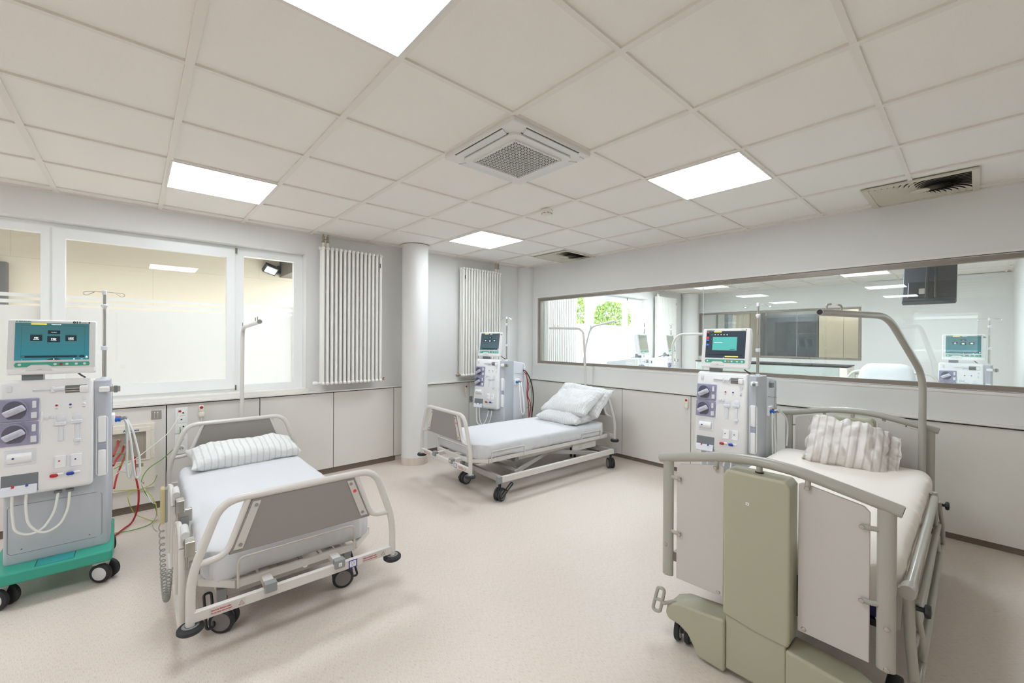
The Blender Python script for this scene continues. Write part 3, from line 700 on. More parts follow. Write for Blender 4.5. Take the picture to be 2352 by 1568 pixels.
        for pts in ([(-.146, -.1, .66), (-.15, -.1, .56), (-.14, -.1, .42), (-.09, -.1, .385), (-.035, -.095, .40), (.01, -.08, .48), (.023, -.06, .59)],
                    [(-.094, -.1, .66), (-.10, -.1, .55), (-.09, -.1, .44), (-.035, -.1, .375), (.03, -.09, .40), (.064, -.07, .48), (.069, -.055, .59)]):
            q = MB(); q.tube(pts, .0065, 8, fil=.06); q.build('dialysate_hose', M['tube'], t)
    # monitor
    tm = rotm(math.radians(tilt), 'X', (0, 0, 1.29)) ; cx = -.003
    b = MB(); b.prism([(-.035, 1.298), (-.035, 1.604), (.0, 1.604), (.03, 1.56), (.03, 1.36), (.0, 1.285), (-.028, 1.278)], 'x', -.185, .18); b.xf(tm)
    mon = b.build('monitor', M['mach'], t, bevel=.014, bseg=4)
    b = MB(); b.prism([(-.179, 1.315), (.174, 1.315), (.174, 1.595), (-.179, 1.595)], 'y', -.0362, -.034); b.xf(tm); b.build('bezel', M['bezel'], mon, bevel=.001)
    b = MB(); b.prism([(-.1525, 1.3625), (.1465, 1.3625), (.1465, 1.5815), (-.1525, 1.5815)], 'y', -.0372, -.0355); b.xf(tm)
    b.build('screen', M[{1: 's1', 2: 's2', 3: 's3', 4: 's4'}[screen]], mon, flat=True)
    g = MB(); g.prism([(-.148, 1.323), (-.105, 1.323), (-.088, 1.336), (-.025, 1.336), (-.008, 1.325), (.146, 1.325), (.151, 1.337), (.146, 1.351), (-.146, 1.351), (-.153, 1.337)], 'y', -.0372, -.0355); g.xf(tm)
    g.build('key_strip', M['gstrip'], mon, bevel=.0008)
    g = MB()
    for x in (-.132, .006, .030 + 0, .054, .093, .128): g.cyl((x, -.036, 1.3375), (x, -.0382, 1.3375), .0068, n=12, m=1 if abs(x - .030) < 1e-3 else 0)
    g.xf(tm); g.build('key', [M['bezel'], M['orange'] if screen == 3 else M['red']], mon)
    g = MB(); g.prism([(-.11, 1.30), (-.1, 1.318), (-.088, 1.328), (-.025, 1.328), (-.012, 1.316), (.0, 1.30)], 'y', -.0368, -.03); g.xf(tm); g.build('lip', M['bezel'], mon, bevel=.002)
    def sp(x0, x1, z0, z1, m, d=.0006, nm='screen_item'):
        q = MB(); q.prism([(x0, z0), (x1, z0), (x1, z1), (x0, z1)], 'y', -.0372 - d, -.0372); q.xf(tm); return q.build(nm, M[m], mon, flat=True)
    def st(s_, size, x, z, m='txtw', bold=0., align='CENTER', sx=1., d=.001):
        p = tm @ Vector((x, -.0375 - d, z)); return text(s_, size, p, (PI / 2 + math.radians(tilt), 0, 0), M[m], mon, bold=bold, align=align, sx=sx)
    if detail >= 1:
        st('B BRAUN', .0095, -.151, 1.5855, 'txtg', .0003, 'LEFT', 1.5, d=.0)
        st('Dialog', .0085, .112, 1.5855, 'txtg', .0001, 'LEFT', 1.0, d=.0)
        q = MB(); q.cyl((.146, -.036, 1.589), (.146, -.0375, 1.589), .0042, n=12); q.xf(tm); q.build('brand_dot', M['txt'], mon)
        if number: st(number, .019 if number == '011' else .022, .076 if number == '011' else .16, 1.583 if number == '011' else 1.56, 'txt', .0008, 'LEFT', 1.25 if number == '011' else .8, d=.001)
        st('1.1.011' if number == '011' else '1.1.020', .007, -.055, 1.306, 'txt', 0, d=-.0004)
    if screen in (1, 2):
        sp(-.092, -.031, 1.5725, 1.579, 'scy'); st('Programmauswahl', .0052, .008, 1.5725, bold=.0001)
        sp(-.128, .127, 1.377, 1.388, 'scd'); sp(-.127, -.114, 1.3775, 1.387, 'sct', .0009); sp(.094, .106, 1.3775, 1.387, 'sct', .0009)
        q = MB(); q.tube([(-.128, -.0376, 1.39), (-.128, -.0376, 1.567), (.127, -.0376, 1.567), (.127, -.0376, 1.39)], .0006, 4, closed=True); q.xf(tm); q.build('screen_outline', M['scd'], mon)
        for x, z, s_, sz in ((-.071, 1.493, 'HD', .010), (-.002, 1.486, 'HD', .013), (.069, 1.492, 'HDF', .010)):
            w = .026 if sz > .011 else .0235
            sp(x - w, x + w, z - .018, z + .018, 'scd'); q = MB(); q.prism([(x - w, z + .018), (x + w, z + .018), (x + w * .85, z + .025), (x - w * .85, z + .025)], 'y', -.0378, -.0372); q.xf(tm); q.build('screen_item', M['sct'], mon, flat=True)
            st(s_, sz, x, z - .003, bold=.0004, sx=1.15); st({-.071: 'Single-Needle', -.002: 'Doppel-Nadel', .069: 'Doppel-Nadel'}[x], .0040, x, z - .010, bold=.0001)
        sp(-.026, .024, 1.517, 1.539, 'scd'); st('Desinfektion', .0042, -.001, 1.526)
        q = MB(); q.prism([(-.03, 1.3625), (.03, 1.3625), (.022, 1.369), (0, 1.3725), (-.022, 1.369)], 'y', -.0378, -.0372); q.xf(tm); q.build('screen_item', M['scd'], mon, flat=True)
        st('0', .009, 0, 1.364, bold=.0003); st('?', .006, -.124, 1.364); st('17:00', .005, .115, 1.364)
        q = MB(); q.prism([(.132, 1.373), (.141, 1.373), (.141, 1.379), (.1365, 1.384), (.132, 1.379)], 'y', -.0378, -.0372); q.xf(tm); q.build('screen_item', M['txtw'], mon, flat=True)
        q = MB(); q.prism([(.079, 1.3645), (.087, 1.3645), (.085, 1.369), (.081, 1.369)], 'y', -.0378, -.0372); q.xf(tm); q.build('screen_item', M['txtw'], mon, flat=True)
    if screen == 3:
        sp(-.094, -.035, 1.5715, 1.5785, 'scy'); sp(.0, .098, 1.372, 1.379, 'scy')
        sp(-.152, -.133, 1.47, 1.575, 'scd'); sp(-.148, -.133, 1.565, 1.574, 'scr', .0009); sp(-.148, -.131, 1.517, 1.535, 'scr', .0009); sp(-.148, -.131, 1.50, 1.512, 'scb', .0009); sp(-.148, -.131, 1.462, 1.478, 'scb', .0009)
        sp(-.117, -.097, 1.545, 1.557, 'sct')
        for k in range(5): sp(-.088 + k * .023, -.080 + k * .023, 1.548, 1.556, 'bezel')
        sp(-.115, -.106, 1.51, 1.52, 'sct'); sp(-.10, .084, 1.424, 1.532, 'sctd', .0008); st('Anzeige weiter aktivieren', .0062, -.087, 1.486, align='LEFT', bold=.0002, d=.0014)
        sp(.035, .072, 1.430, 1.436, 'sct', .0011); sp(-.127, .125, 1.385, 1.392, 'scd'); st('0', .008, -.01, 1.366)
    b = MB(); b.prism([(-.128, .0), (-.044, .0), (-.044, .07), (-.128, .07)], 'z', 1.235, 1.31); b.build('monitor_neck', M['machd'], t, bevel=.005)
    b = MB(); b.tube([(.06, .09, 1.33), (.10, .16, 1.26), (.12, .2, 1.243), (.10, .26, 1.225)], .005, 8, fil=.04); b.build('monitor_cable', M['blk'], t)
    # infusion pole
    px, py = .211, .07
    b = MB(); b.cyl((px, py, 1.23), (px, py, 1.44), .0105, n=14); b.cyl((px, py, 1.44), (px, py, 1.80), .008, n=14); b.build('infusion_pole', M['steel'], t)
    b = MB(); b.lathe([(.02, 1.225), (.02, 1.236), (.015, 1.25), (.012, 1.25)][::1], (px, py, 0)); b.lathe([(.013, 1.42), (.0165, 1.422), (.0165, 1.444), (.013, 1.447)], (px, py, 0)); b.lathe([(.01, 1.685), (.012, 1.693), (.0175, 1.701), (.0175, 1.708), (.011, 1.714)][::1], (px, py, 0)); b.lathe([(.0105, 1.775), (.0115, 1.78), (.0115, 1.80), (.009, 1.802)], (px, py, 0)); b.build('pole_collar', M['machb'], t)
    b = MB()
    for s_ in (-1, 1):
        b.tube([(px, py, 1.793), (px + s_ * .03, py, 1.791), (px + s_ * .055, py - .002, 1.790), (px + s_ * .082, py - .004, 1.789), (px + s_ * .097, py - .006, 1.782), (px + s_ * .092, py - .008, 1.768), (px + s_ * .076, py - .01, 1.765), (px + s_ * .062, py - .012, 1.777), (px + s_ * .045, py - .012, 1.788)], .0022, 6, fil=.012)
    b.build('drip_hooks', M['chrome'], t)
    # side clamp and arm
    b = MB(); b.rbox((.215, -.02, 1.178), (.05, .03, .034), .008, (1, 1, 1)); b.build('clamp_mount', M['mach'], t)
    b = MB()
    if clampdir == 0:
        b.box(.228, .26, -.03, .0, 1.16, 1.193); b.box(.258, .276, -.036, .006, 1.155, 1.197, 1); b.box(.274, .288, -.028, .0, 1.16, 1.193)
    else:
        b.tube([(.215, -.03, 1.18), (.225, -.07, 1.175)], .012, 12); b.cyl((.225, -.07, 1.175), (.228, -.082, 1.174), .011, n=12, m=1)
        q = MB(); q.box(.240, .262, .27, .32, 1.13, 1.17); q.build('rear_latch', M['machd'], t, bevel=.002)
    b.build('dialyser_clamp', [M['steel'], M['machd']], t, bevel=.002)
    # dialysate couplings on the right flank
    b = MB(); b.rbox((.245, .27, .945), (.026, .11, .08), .01, (1, 1, 1)); b.build('coupling_plate', M['mach'], t)
    for yy, m in ((.235, 'blue'), (.285, 'red')):
        b = MB(); b.lathe([(.013, .25), (.016, .256), (.016, .268), (.012, .27), (.015, .275), (.015, .285), (.008, .288)], (0, yy, .945), 'x', 14); b.build('coupling', M[m], t)
        b = MB(); b.tube([(.285, yy, .945), (.305, yy, .95), (.315, yy, .94)], .008, 8); b.build('coupling_elbow', M['machd'], t)
    for pts in ([(.31, .235, .945), (.325, .22, .92), (.345, .20, .80), (.362, .20, .62), (.37, .21, .545), (.385, .22, .525), (.40, .225, .56), (.395, .23, .68), (.36, .24, .85), (.325, .26, .935), (.31, .285, .945)],
                [(.31, .285, .945), (.32, .28, .91), (.325, .30, .78), (.322, .33, .60), (.33, .335, .52), (.345, .33, .51), (.36, .31, .56), (.352, .28, .72), (.335, .25, .88), (.31, .235, .94)]):
        q = MB(); q.tube([((x - .31) * (.25 if clampdir else .9) + (.272 if clampdir else .305), y, z) for x, y, z in pts], .0065, 8, fil=.03); q.build('dialysate_line', M['tube'], t)
    b = MB(); b.cyl((.2, .5, 1.12), (.2, .545, 1.12), .014, n=12); b.cyl((.2, .5, .35), (.2, .53, .35), .01, n=12); b.build('hose_bracket', M['mach'], t)
    b = MB(); b.prism([(.262, .872), (.276, .872), (.269, .886)], 'x', .2385, .2395); b.build('warning_triangle', M['yel'], t, flat=True)
    return t
machine((-.52, 2.10, 0), 0, 'nearest dialysis machine at the left edge, number 011 on its teal screen', 1, '011')
machine((3.31, 2.71, 0), math.radians(-75), 'far dialysis machine standing in the corner behind the middle bed', 2, '017')
machine((3.36, -.222, 0), math.radians(-88), 'dialysis machine with a dark screen and popup between the two right beds', 3, '', clampdir=1)
G2 = 'dialysis machines of the next room'
machine((7.45, -1.46, 0), math.radians(-91), 'dialysis machine behind the glass at far right, number 026 on its monitor', 1, '026', group=G2)
machine((5.53, 1.80, 0), math.radians(8), 'dialysis machine behind the glass, its monitor in front of the window frame', 4, '', group=G2)
machine((6.38, 1.80, 0), math.radians(8), 'dialysis machine behind the glass, its monitor in front of the radiator', 4, '', group=G2)


# ------------------------------------------------------------------ beds
def bumper(b, b2, p):
    x, y, z = p
    b.lathe([(.022, -.014), (.044, -.014), (.051, -.007), (.051, .005), (.044, .013), (.03, .014)], (x, y, z), 'z', 24)
    b2.lathe([(.01, .013), (.032, .015), (.034, .012)][::-1], (x, y, z), 'z', 20)
def caster(t, x, y, a, r=.06, pedal=False, frame_z=.17, rad=None, hub='hub'):
    c, s_ = math.cos(a), math.sin(a)
    tm = Matrix.Translation((x, y, 0)) @ Matrix.Rotation(a, 4, 'Z')
    b = MB()
    for k in (-1, 1): b.lathe([(r * .55, -.014), (r * .9, -.013), (r, -.008), (r, .008), (r * .9, .013), (r * .55, .014)], (k * .024, 0, r), 'x', 28)
    b.xf(tm); o = b.build('caster_tyre', M['rub'], t)
    b = MB()
    for k in (-1, 1): b.lathe([(.006, -.0155), (r * .72, -.0155), (r * .76, -.012), (r * .76, .012), (r * .72, .0155), (.006, .0155)], (k * .024, 0, r), 'x', 24)
    b.xf(tm); b.build('caster_hub', M[hub], t)
    b = MB(); b.box(-.009, .009, -.03, .03, r, r * 1.9); b.cyl((0, 0, r * 1.6), (0, 0, frame_z), .014, n=12); b.xf(tm); b.build('caster_fork', M['rub'], t, bevel=.004)
    if pedal:
        b = MB(); sg = 1 if x > 0 else -1; px_ = .062 * sg
        b.tube([(px_ - .016, -.035, .05), (px_ + .016, -.035, .05), (px_ + .016, .10, .165), (px_ - .016, .10, .165)], .0065, 8, fil=.015, closed=True); b.tube([(0, .03, .112), (px_ - .016 * sg, .032, .108), (px_ + .016 * sg, .032, .108)], .007, 8)
        b.v = [(v[0], v[1], v[2]) for v in b.v]; b.xf(Matrix.Translation((x, y, 0)) @ Matrix.Rotation(pedal if pedal is not True else 0, 4, 'Z')); b.build('brake_pedal', M['blk'], t)
def end_frame(t, y, z0, zt, s, handles=True):
    # s: +1 headboard outward direction sign of the sheet strips ; z0 = bumper height ; zt = top height
    k = (zt - z0) / .52
    Z = lambda v: z0 + (v - .22) * k
    b = MB(); b.tube([(-.477, y, z0), (-.477, y, Z(.43)), (-.365, y, Z(.74)), (.365, y, Z(.74)), (.477, y, Z(.43)), (.477, y, z0)], .0185, 14, fil=.085)
    b.tube([(-.472, y, Z(.478)), (-.345, y, Z(.488)), (-.255, y, Z(.735))], .0145, 12, fil=.05); b.tube([(.472, y, Z(.478)), (.345, y, Z(.488)), (.255, y, Z(.735))], .0145, 12, fil=.05)
    b.build('end_frame_tube', M['bedw'], t)
    b = MB(); b.prism([(-.338, Z(.487)), (.338, Z(.487)), (.243, Z(.728)), (-.243, Z(.728))], 'y', y - .010, y + .010); b.build('end_board', M['bpanel'], t, bevel=.006)
    b = MB(); st = MB(); rd = MB()
    for sx in (-1, 1):
        for sy in (s,):
            yy = y + sy * .0125
            P = [(sx * .320, Z(.505)), (sx * .282, Z(.505)), (sx * .206, Z(.712)), (sx * .240, Z(.712))]
            if sx < 0: P = P[::-1]
            b.prism(P, 'y', yy - .002, yy + .002)
            for q in ((sx * .291, Z(.525)), (sx * .226, Z(.695))): st.cyl((q[0], yy, q[1]), (q[0], yy + sy * .0045, q[1]), .0085, n=12)
    b.build('board_strip', M['strip'], t, bevel=.001); st.build('board_stud', M['capg'], t)
    rd.cyl((.247, y + s * .0145, Z(.652)), (.247, y + s * .0155, Z(.652)), .0095, n=16); rd.build('red_dot_sticker', mat('dot_red', (230, 70, 50), .5), t)
    return Z
def mattress(t, x0, x1, y0, y1, z0, z1, m, name='mattress', hem=True, rc=.05, seed=0, amp=.004, droop=None):
    def fn(p):
        q = p.copy(); H = (z1 - z0) / 2; lx, ly = (x1 - x0) / 2, (y1 - y0) / 2
        # round the corners in plan
        ex, ey = abs(p.x) - (lx - .16), abs(p.y) - (ly - .16)
        if ex > 0 and ey > 0:
            d = math.hypot(ex, ey); 
            if d > .16: f = .16 / d; q.x = math.copysign(lx - .16 + ex * f, p.x); q.y = math.copysign(ly - .16 + ey * f, p.y)
        v = Vector((p.x * 2.2, p.y * 1.3, seed)); n = noise.noise(v)
        side = max(0, min(1, max(abs(p.x) / lx, abs(p.y) / ly) * 8 - 7))
        w = noise.noise(Vector((p.x * 9 + seed, p.y * 9, p.z * 4))) + .5 * noise.noise(Vector((p.x * 26, p.y * 22, seed + p.z * 6)))
        q.z += n * amp
        edge = max(0, (abs(p.x) / lx) ** 6) + max(0, (abs(p.y) / ly) ** 10)
        if p.z > 0: q.z += -edge * .004
        if side > 0:
            k = w * .012 * side; q.x += math.copysign(k, p.x) if abs(p.x) / lx > .93 else 0; q.y += math.copysign(k, p.y) if abs(p.y) / ly > .93 else 0
            if ex > -.05 and ey > -.05 and p.z < H * .7: kk = math.sin(math.atan2(ey + .05, ex + .05) * 17 + seed) * .007 * (1 - (p.z + H) / (2.2 * H)); q.x += math.copysign(kk, p.x); q.y += math.copysign(kk, p.y)
            # tucked-in lower hem
            if p.z < 0: tk = (-p.z / H) ** 3 * .02; q.x *= 1 - tk; q.y *= 1 - tk * .5
            if droop: q.z += droop(p) if p.z < 0 else 0
            q.z += w * .012 * side * (1 if p.z < 0 else .2)
        return q
    b = MB(); b.rbox(((x0 + x1) / 2, (y0 + y1) / 2, (z0 + z1) / 2), (x1 - x0, y1 - y0, z1 - z0), rc, (44, 84, 5), fn=fn)
    o = b.build(name, m, t); o.modifiers.new('sub', 'SUBSURF').levels = 1; o.modifiers['sub'].render_levels = 1
    return o
def pillow(name, label, loc, rot, size, m, group, seed=0, roll=0., wr=1., flange=0):
    lx, ly, lz = size[0] / 2, size[1] / 2, size[2] / 2; N, K = 72, 52; b = MB(); idx = {}; vs = []; fs = []
    def P(u, v, s_):
        r = (1 - abs(u) ** 3.2) ** .5 * (1 - abs(v) ** 3.2) ** .5
        pin = 1 - .05 * (1 - abs(u) ** 2) * abs(v) ** 3 - 0; pinx = 1 - .07 * (1 - abs(v) ** 2) * abs(u) ** 3
        x = u * lx * pinx; y = v * ly * pin
        n = noise.noise(Vector((x * 7 + seed, y * 7, s_ * 2.0))) * .016 + abs(noise.noise(Vector((x * 15 + seed, y * 9, s_ * 3.0)))) * .016
        e = max(abs(u), abs(v)); pleat = math.sin((x if abs(v) > abs(u) else y) * 95 + seed + noise.noise(Vector((x * 9, y * 9, seed))) * 5) * .0032 * max(0, e * 4 - 2.9)
        z = s_ * (lz * (.02 + .98 * r) + (n * wr + pleat * wr) * min(1, r * 3 + .25))
        cr = max(0, wr - 1.5)
        if cr:
            x += cr * .014 * noise.noise(Vector((v * 3.1, seed, u * 1.3))) * abs(u) ** 4 * 2; y += cr * .020 * noise.noise(Vector((u * 3.7, seed + 4, v))) * abs(v) ** 4 * 2
            z += cr * .020 * math.sin(u * 9 + 3 * v + seed) * noise.noise(Vector((u * 2.5, v * 2.5, seed))) * 2 * min(1, r * 2)
        if e > .93: z += noise.noise(Vector((x * 12, y * 12, seed + 9))) * .02 * (e - .93) / .07
        return Vector((x, y, z))
    for s_ in (1, -1):
        for i in range(N + 1):
            for j in range(K + 1):
                u, v = i / N * 2 - 1, j / K * 2 - 1
                u = math.sin(u * PI / 2) * .35 + u * .65; v = math.sin(v * PI / 2) * .35 + v * .65
                bd = i in (0, N) or j in (0, K); key = (i, j, 0 if bd else s_)
                if key not in idx: p = P(u, v, s_); idx[key] = len(vs); vs.append(p if not bd else Vector((p.x, p.y, p.z * .3)))
        for i in range(N):
            for j in range(K):
                q = [idx[(a, c, 0 if a in (0, N) or c in (0, K) else s_)] for a, c in ((i, j), (i + 1, j), (i + 1, j + 1), (i, j + 1))]
                fs.append(tuple(q if s_ > 0 else q[::-1]))
    b.add(vs, fs)
    if flange:      # open end of the pillowcase, crumpled
        V = []; F = []; A, B_ = 40, 7
        for i in range(A + 1):
            w = i / A * 2 - 1
            for j in range(B_ + 1):
                h = j / B_
                V.append((lx * .80 + h * (lx * .20 + flange * (1 + .35 * noise.noise(Vector((w * 3, seed, 2))))), w * ly * (.86 + .06 * h) + .01 * noise.noise(Vector((w * 7, h * 3, 5))), -.01 + math.sin(w * 15 + h * 3) * .016 * h + .03 * noise.noise(Vector((w * 4, h * 2, seed)))))
        for i in range(A):
            for j in range(B_): k = i * (B_ + 1) + j; F.append((k, k + B_ + 1, k + B_ + 2, k + 1))
        b.add(V, F)
    o = b.build(name, m, None, loc=loc, rot=rot); o.modifiers.new('sub', 'SUBSURF').levels = 1; o.modifiers['sub'].render_levels = 1
    return tag(o, label, 'pillow', group)

def bed_a(loc, rz, label, lift, base_off, pole, rails, group='white tube-frame hospital beds', hoops=True, elev=0, mot=True, ca=.2):
    # local: +Y towards the head, foot frame at y=0 ; lift = bumper height
    t = thing('hospital_bed', label, 'bed', loc, rz, group)
    L = 2.10; zl = lift
    Z = end_frame(t, 0, zl, zl + .525, -1); end_frame(t, L, zl + .03, zl + .55, 1)
    b, b2 = MB(), MB()
    for x in (-.477, .477): bumper(b, b2, (x, -.0, zl - .012)); bumper(b, b2, (x, L, zl + .012))
    b.build('bumper_wheel', M['rub'], t); b2.build('bumper_hub', M['capg'], t)
    b = MB(); b.bar((-.477, 0, zl + .035), (.477, 0, zl + .035), .028, .045); b.bar((-.477, L, zl + .065), (.477, L, zl + .065), .028, .045); b.build('cross_bar', M['bedw'], t, bevel=.003)
    for x in (-.165, .165):
        b = MB(); b.bar((x, -.005, zl + .06), (x, L, zl + .09), .045, .035); b.build('frame_rail', M['bedw'], t, bevel=.003)
        b = MB(); b.bar((x, -.03, zl + .062), (x, .012, zl + .062), .054, .046); b.build('rail_cap', M['capg'], t, bevel=.004)
    # stickers on the foot cross bar
    ys = -.0146
    for x, s_ in ((-.40, 1), (.30, 1)):
        MB().box(x - .01, x + .13, ys - .0004, ys, zl + .018, zl + .052).build('warning_label', M['strip'], t, flat=True)
        text('Nicht in die Mechanik greifen', .0088, (x - .004, ys - .0006, zl + .038), FRONT, M['txtr'], t, bold=.0003, sx=.74); text('Do not touch into mechanic', .0088, (x - .004, ys - .0006, zl + .026), FRONT, M['txtr'], t, bold=.0003, sx=.8)
        q = MB(); q.tube([(x + .103, ys - .0006, zl + .026), (x + .125, ys - .0006, zl + .026), (x + .114, ys - .0006, zl + .044)], .0012, 4, closed=True); q.build('warning_triangle', M['txtr'], t)
    q = MB(); q.box(.215, .262, ys - .0008, ys, zl + .014, zl + .056); q.build('inspection_sticker', M['txtb'], t, flat=True)
    q = MB(); q.box(.221, .256, ys - .0012, ys - .0008, zl + .019, zl + .051); q.build('sticker_field', M['white'], t, flat=True)
    q = MB()
    for k in range(4): q.box(.225, .252, ys - .0015, ys - .0012, zl + .024 + k * .007, zl + .0255 + k * .007)
    q.build('sticker_lines', M['txtb'], t, flat=True)
    q = MB(); q.box(.157, .173, -.0315, -.030, zl + .052, zl + .070); q.build('number_tag', M['white'], t, flat=True); text('1.5', .0085, (.1585, -.0319, zl + .057), FRONT, M['txt'], t, bold=.0002, sx=.9)
    # mattress platform
    zp = zl + .085
    b = MB(); P = [(-.29, .10), (.29, .10), (.425, .24), (.425, 1.98), (-.425, 1.98), (-.425, .24)]
    for i in range(6): a_, c_ = P[i], P[(i + 1) % 6]; b.bar((a_[0], a_[1], zp - .012), (c_[0], c_[1], zp - .012), .024, .036)
    b.build('mattress_frame', M['bedw'], t, bevel=.003)
    b = MB()
    for k in range(26): b.cyl((-.41, .22 + k * .068, zp + .004), (.41, .22 + k * .068, zp + .004), .004, n=6)
    for x in (-.3, -.1, .1, .3): b.cyl((x, .12, zp - .002), (x, 1.95, zp - .002), .004, n=6)
    b.build('mattress_grid', M['bedg'], t)
    b = MB(); b.tube([(-.285, .088, zp - .03), (-.285, .088, zp + .115), (.285, .088, zp + .115), (.285, .088, zp - .03)], .0065, 8, fil=.03); b.build('foot_hoop', M['bedw'], t)
    if hoops:
        for sx in (-1, 1):
            for y0, y1 in ((.27, .68), (1.55, 1.88)):
                b = MB(); b.tube([(sx * .437, y0, zp - .02), (sx * .437, y0, zp + .075), (sx * .437, y1, zp + .075), (sx * .437, y1, zp - .02)], .0055, 8, fil=.02); b.build('side_hoop', M['bedw'], t)
    mattress(t, -.425, .425, .125, 2.03, zp - .004, zl + .235, M['sheet'], seed=lift * 10, rc=.04)
    # undercarriage
    ox, oy = base_off; zb = .175
    for sx in (-1, 1):
        b = MB(); b.bar((ox + sx * .315, oy + .02, zb + .025), (ox + sx * .315, oy + 1.68, zb + .025), .035, .055); b.build('base_rail', M['bedw'], t, bevel=.003)
        for yy in (oy + .0, oy + 1.70):
            b = MB(); b.bar((ox + sx * .315, yy - .02, zb + .025), (ox + sx * .315, yy + .025, zb + .025), .042, .062); b.build('rail_cap', M['capg'], t, bevel=.004)
    for yy in (oy + .03, oy + 1.66):
        b = MB(); b.bar((ox - .3, yy, zb + .025), (ox + .3, yy, zb + .025), .035, .055, up=(0, 0, 1)); b.build('base_cross_bar', M['bedg'], t, bevel=.003)
    for (yy, pd) in ((oy + .02, True), (oy + 1.66, False)):
        for sx in (-1, 1): caster(t, ox + sx * .30, yy, .15 * sx + (ca if pd else .9), pedal=(.5 * 0 + .001) if pd else False, frame_z=zb)
    # lifting scissors
    for sx in (-1, 1):
        b = MB(); b.bar((ox + sx * .24, oy + .25, zb + .03), (sx * .20, oy + 1.35, zl + .06), .022, .04); b.bar((ox + sx * .27, oy + 1.45, zb + .03), (sx * .23, oy + .45, zl + .06), .022, .04)
        b.build('scissor_arm', M['bedg'], t, bevel=.003)
        b = MB(); b.bar((sx * .23, .35, zl + .035), (sx * .23, 1.75, zl + .055), .03, .045); b.build('lift_beam', M['bedg'], t, bevel=.003)
        b = MB(); b.bar((sx * .385, .62, zl + .038), (sx * .385, 2.06, zl + .058), .03, .055); b.build('side_beam', M['bedw'], t, bevel=.003)
    b = MB(); b.cyl((ox - .25, oy + .3, zb + .03), (ox + .25, oy + .3, zb + .03), .018, n=12); b.cyl((-.2, oy + 1.3, zl + .05), (.2, oy + 1.3, zl + .05), .016, n=12); b.build('torsion_tube', M['bedg'], t)
    if mot:
        b = MB(); b.cyl((.20, .60, zl + .03), (.40, .60, zl + .03), .034, n=18); b.cyl((.40, .60, zl + .03), (.415, .60, zl + .03), .024, n=18); b.cyl((.30, .60, zl + .0), (.30, .60, zl + .05), .04, n=18); b.build('tilt_motor', M['capg'], t)
        b = MB(); b.cyl((.05, .62, zl + .02), (.05, .95, zl + .02), .033, n=16); b.cyl((.05, .95, zl + .02), (.05, 1.25, zl + .03), .018, n=12); b.rbox((.05, .6, zl + .01), (.09, .1, .08), .015, (1, 1, 1)); b.build('lift_motor', M['capg'], t)
        b = MB(); b.cyl((.03, .12, zl + .045), (.03, .36, zl + .03), .014, n=12); b.build('lift_spindle', M['chrome'], t)
    b = MB(); b.box(.40, .415, 1.42, 1.82, zl - .03, zl + .05); b.build('side_plate', M['bedw'], t, bevel=.002)
    MB().box(.4152, .4158, 1.52, 1.58, zl - .015, zl + .035).build('type_label', M['strip'], t, flat=True)
    # patient lifting pole
    b = MB(); b.tube(pole, .0165, 14, fil=.11, seg=10); b.build('lifting_pole', M['bedw'], t)
    e = Vector(pole[-1]); d = (Vector(pole[-1]) - Vector(pole[-2])).normalized()
    b = MB(); b.cyl(e, e + d * .006, .0175, n=16); b.build('pole_cap', M['capg'], t)
    b = MB()
    for f_ in (.08, .16, .75): p = e - d * f_; b.cyl(p, p + Vector((0, 0, .045)), .0035, n=8)
    b.build('pole_pin', M['machd'], t)
    for (y0, y1, zt, off) in rails:
        x = -.50 - off
        b = MB(); b.tube([(x, y0, zt - .06), (x, y0, zl - .10), (x, y1, zl - .10), (x, y1, zt - .10)], .014, 10, fil=.06); b.tube([(x, y0, zt - .06), (x + .0, y0 + .05, zt - .02), (x, (y0 + y1) / 2, zt - .015), (x, y1, zt - .10)], .012, 10, fil=.04)
        b.tube([(x, y0 + .1, zl - .1), (x, y0 + .1, zt - .03)], .009, 8); b.tube([(x, y1 - .1, zl - .1), (x, y1 - .1, zt - .05)], .009, 8); b.build('side_rail', M['bedw'], t)
        b = MB(); b.cyl((x + .012, y0 - .03, zt + .01), (x + .012, y0 + .06, zt + .02), .0165, n=14); b.build('rail_pivot', M['hubw'], t)
        b = MB(); b.box(x + .01, x + .05, y0 - .02, y0 + .05, zt - .1, zt - .03); b.box(x + .02, x + .085, y0 + .0, y0 + .03, zt - .16, zt - .09); b.build('rail_hinge', M['steel'], t, bevel=.004)
        b = MB(); b.box(x + .03, x + .07, y0 - .01, y0 + .04, zt - .2, zt - .13); b.build('hinge_cover', M['capg'], t, bevel=.004)
    return t
BA1 = bed_a((.497, .755, 0), math.radians(-.8), 'left hospital bed under the window, foot board nearest the viewer', .222, (-.02, .24), [(.04, 2.19, .35), (.045, 2.19, 1.60), (.045, 1.44, 1.633)], [(.16, .62, .57, 0), (.66, 1.2, .62, .01)], hoops=False, ca=1.15)
BA2 = bed_a((2.135, 1.985, 0), math.radians(-93.2), 'middle hospital bed on the open floor in front of the far dialysis machine', .270, (.265, .25), [(-.07, 2.2, .4), (-.10, 2.2, 1.34), (-.13, 2.2, 1.66), (-.75, 2.18, 1.68)], [])
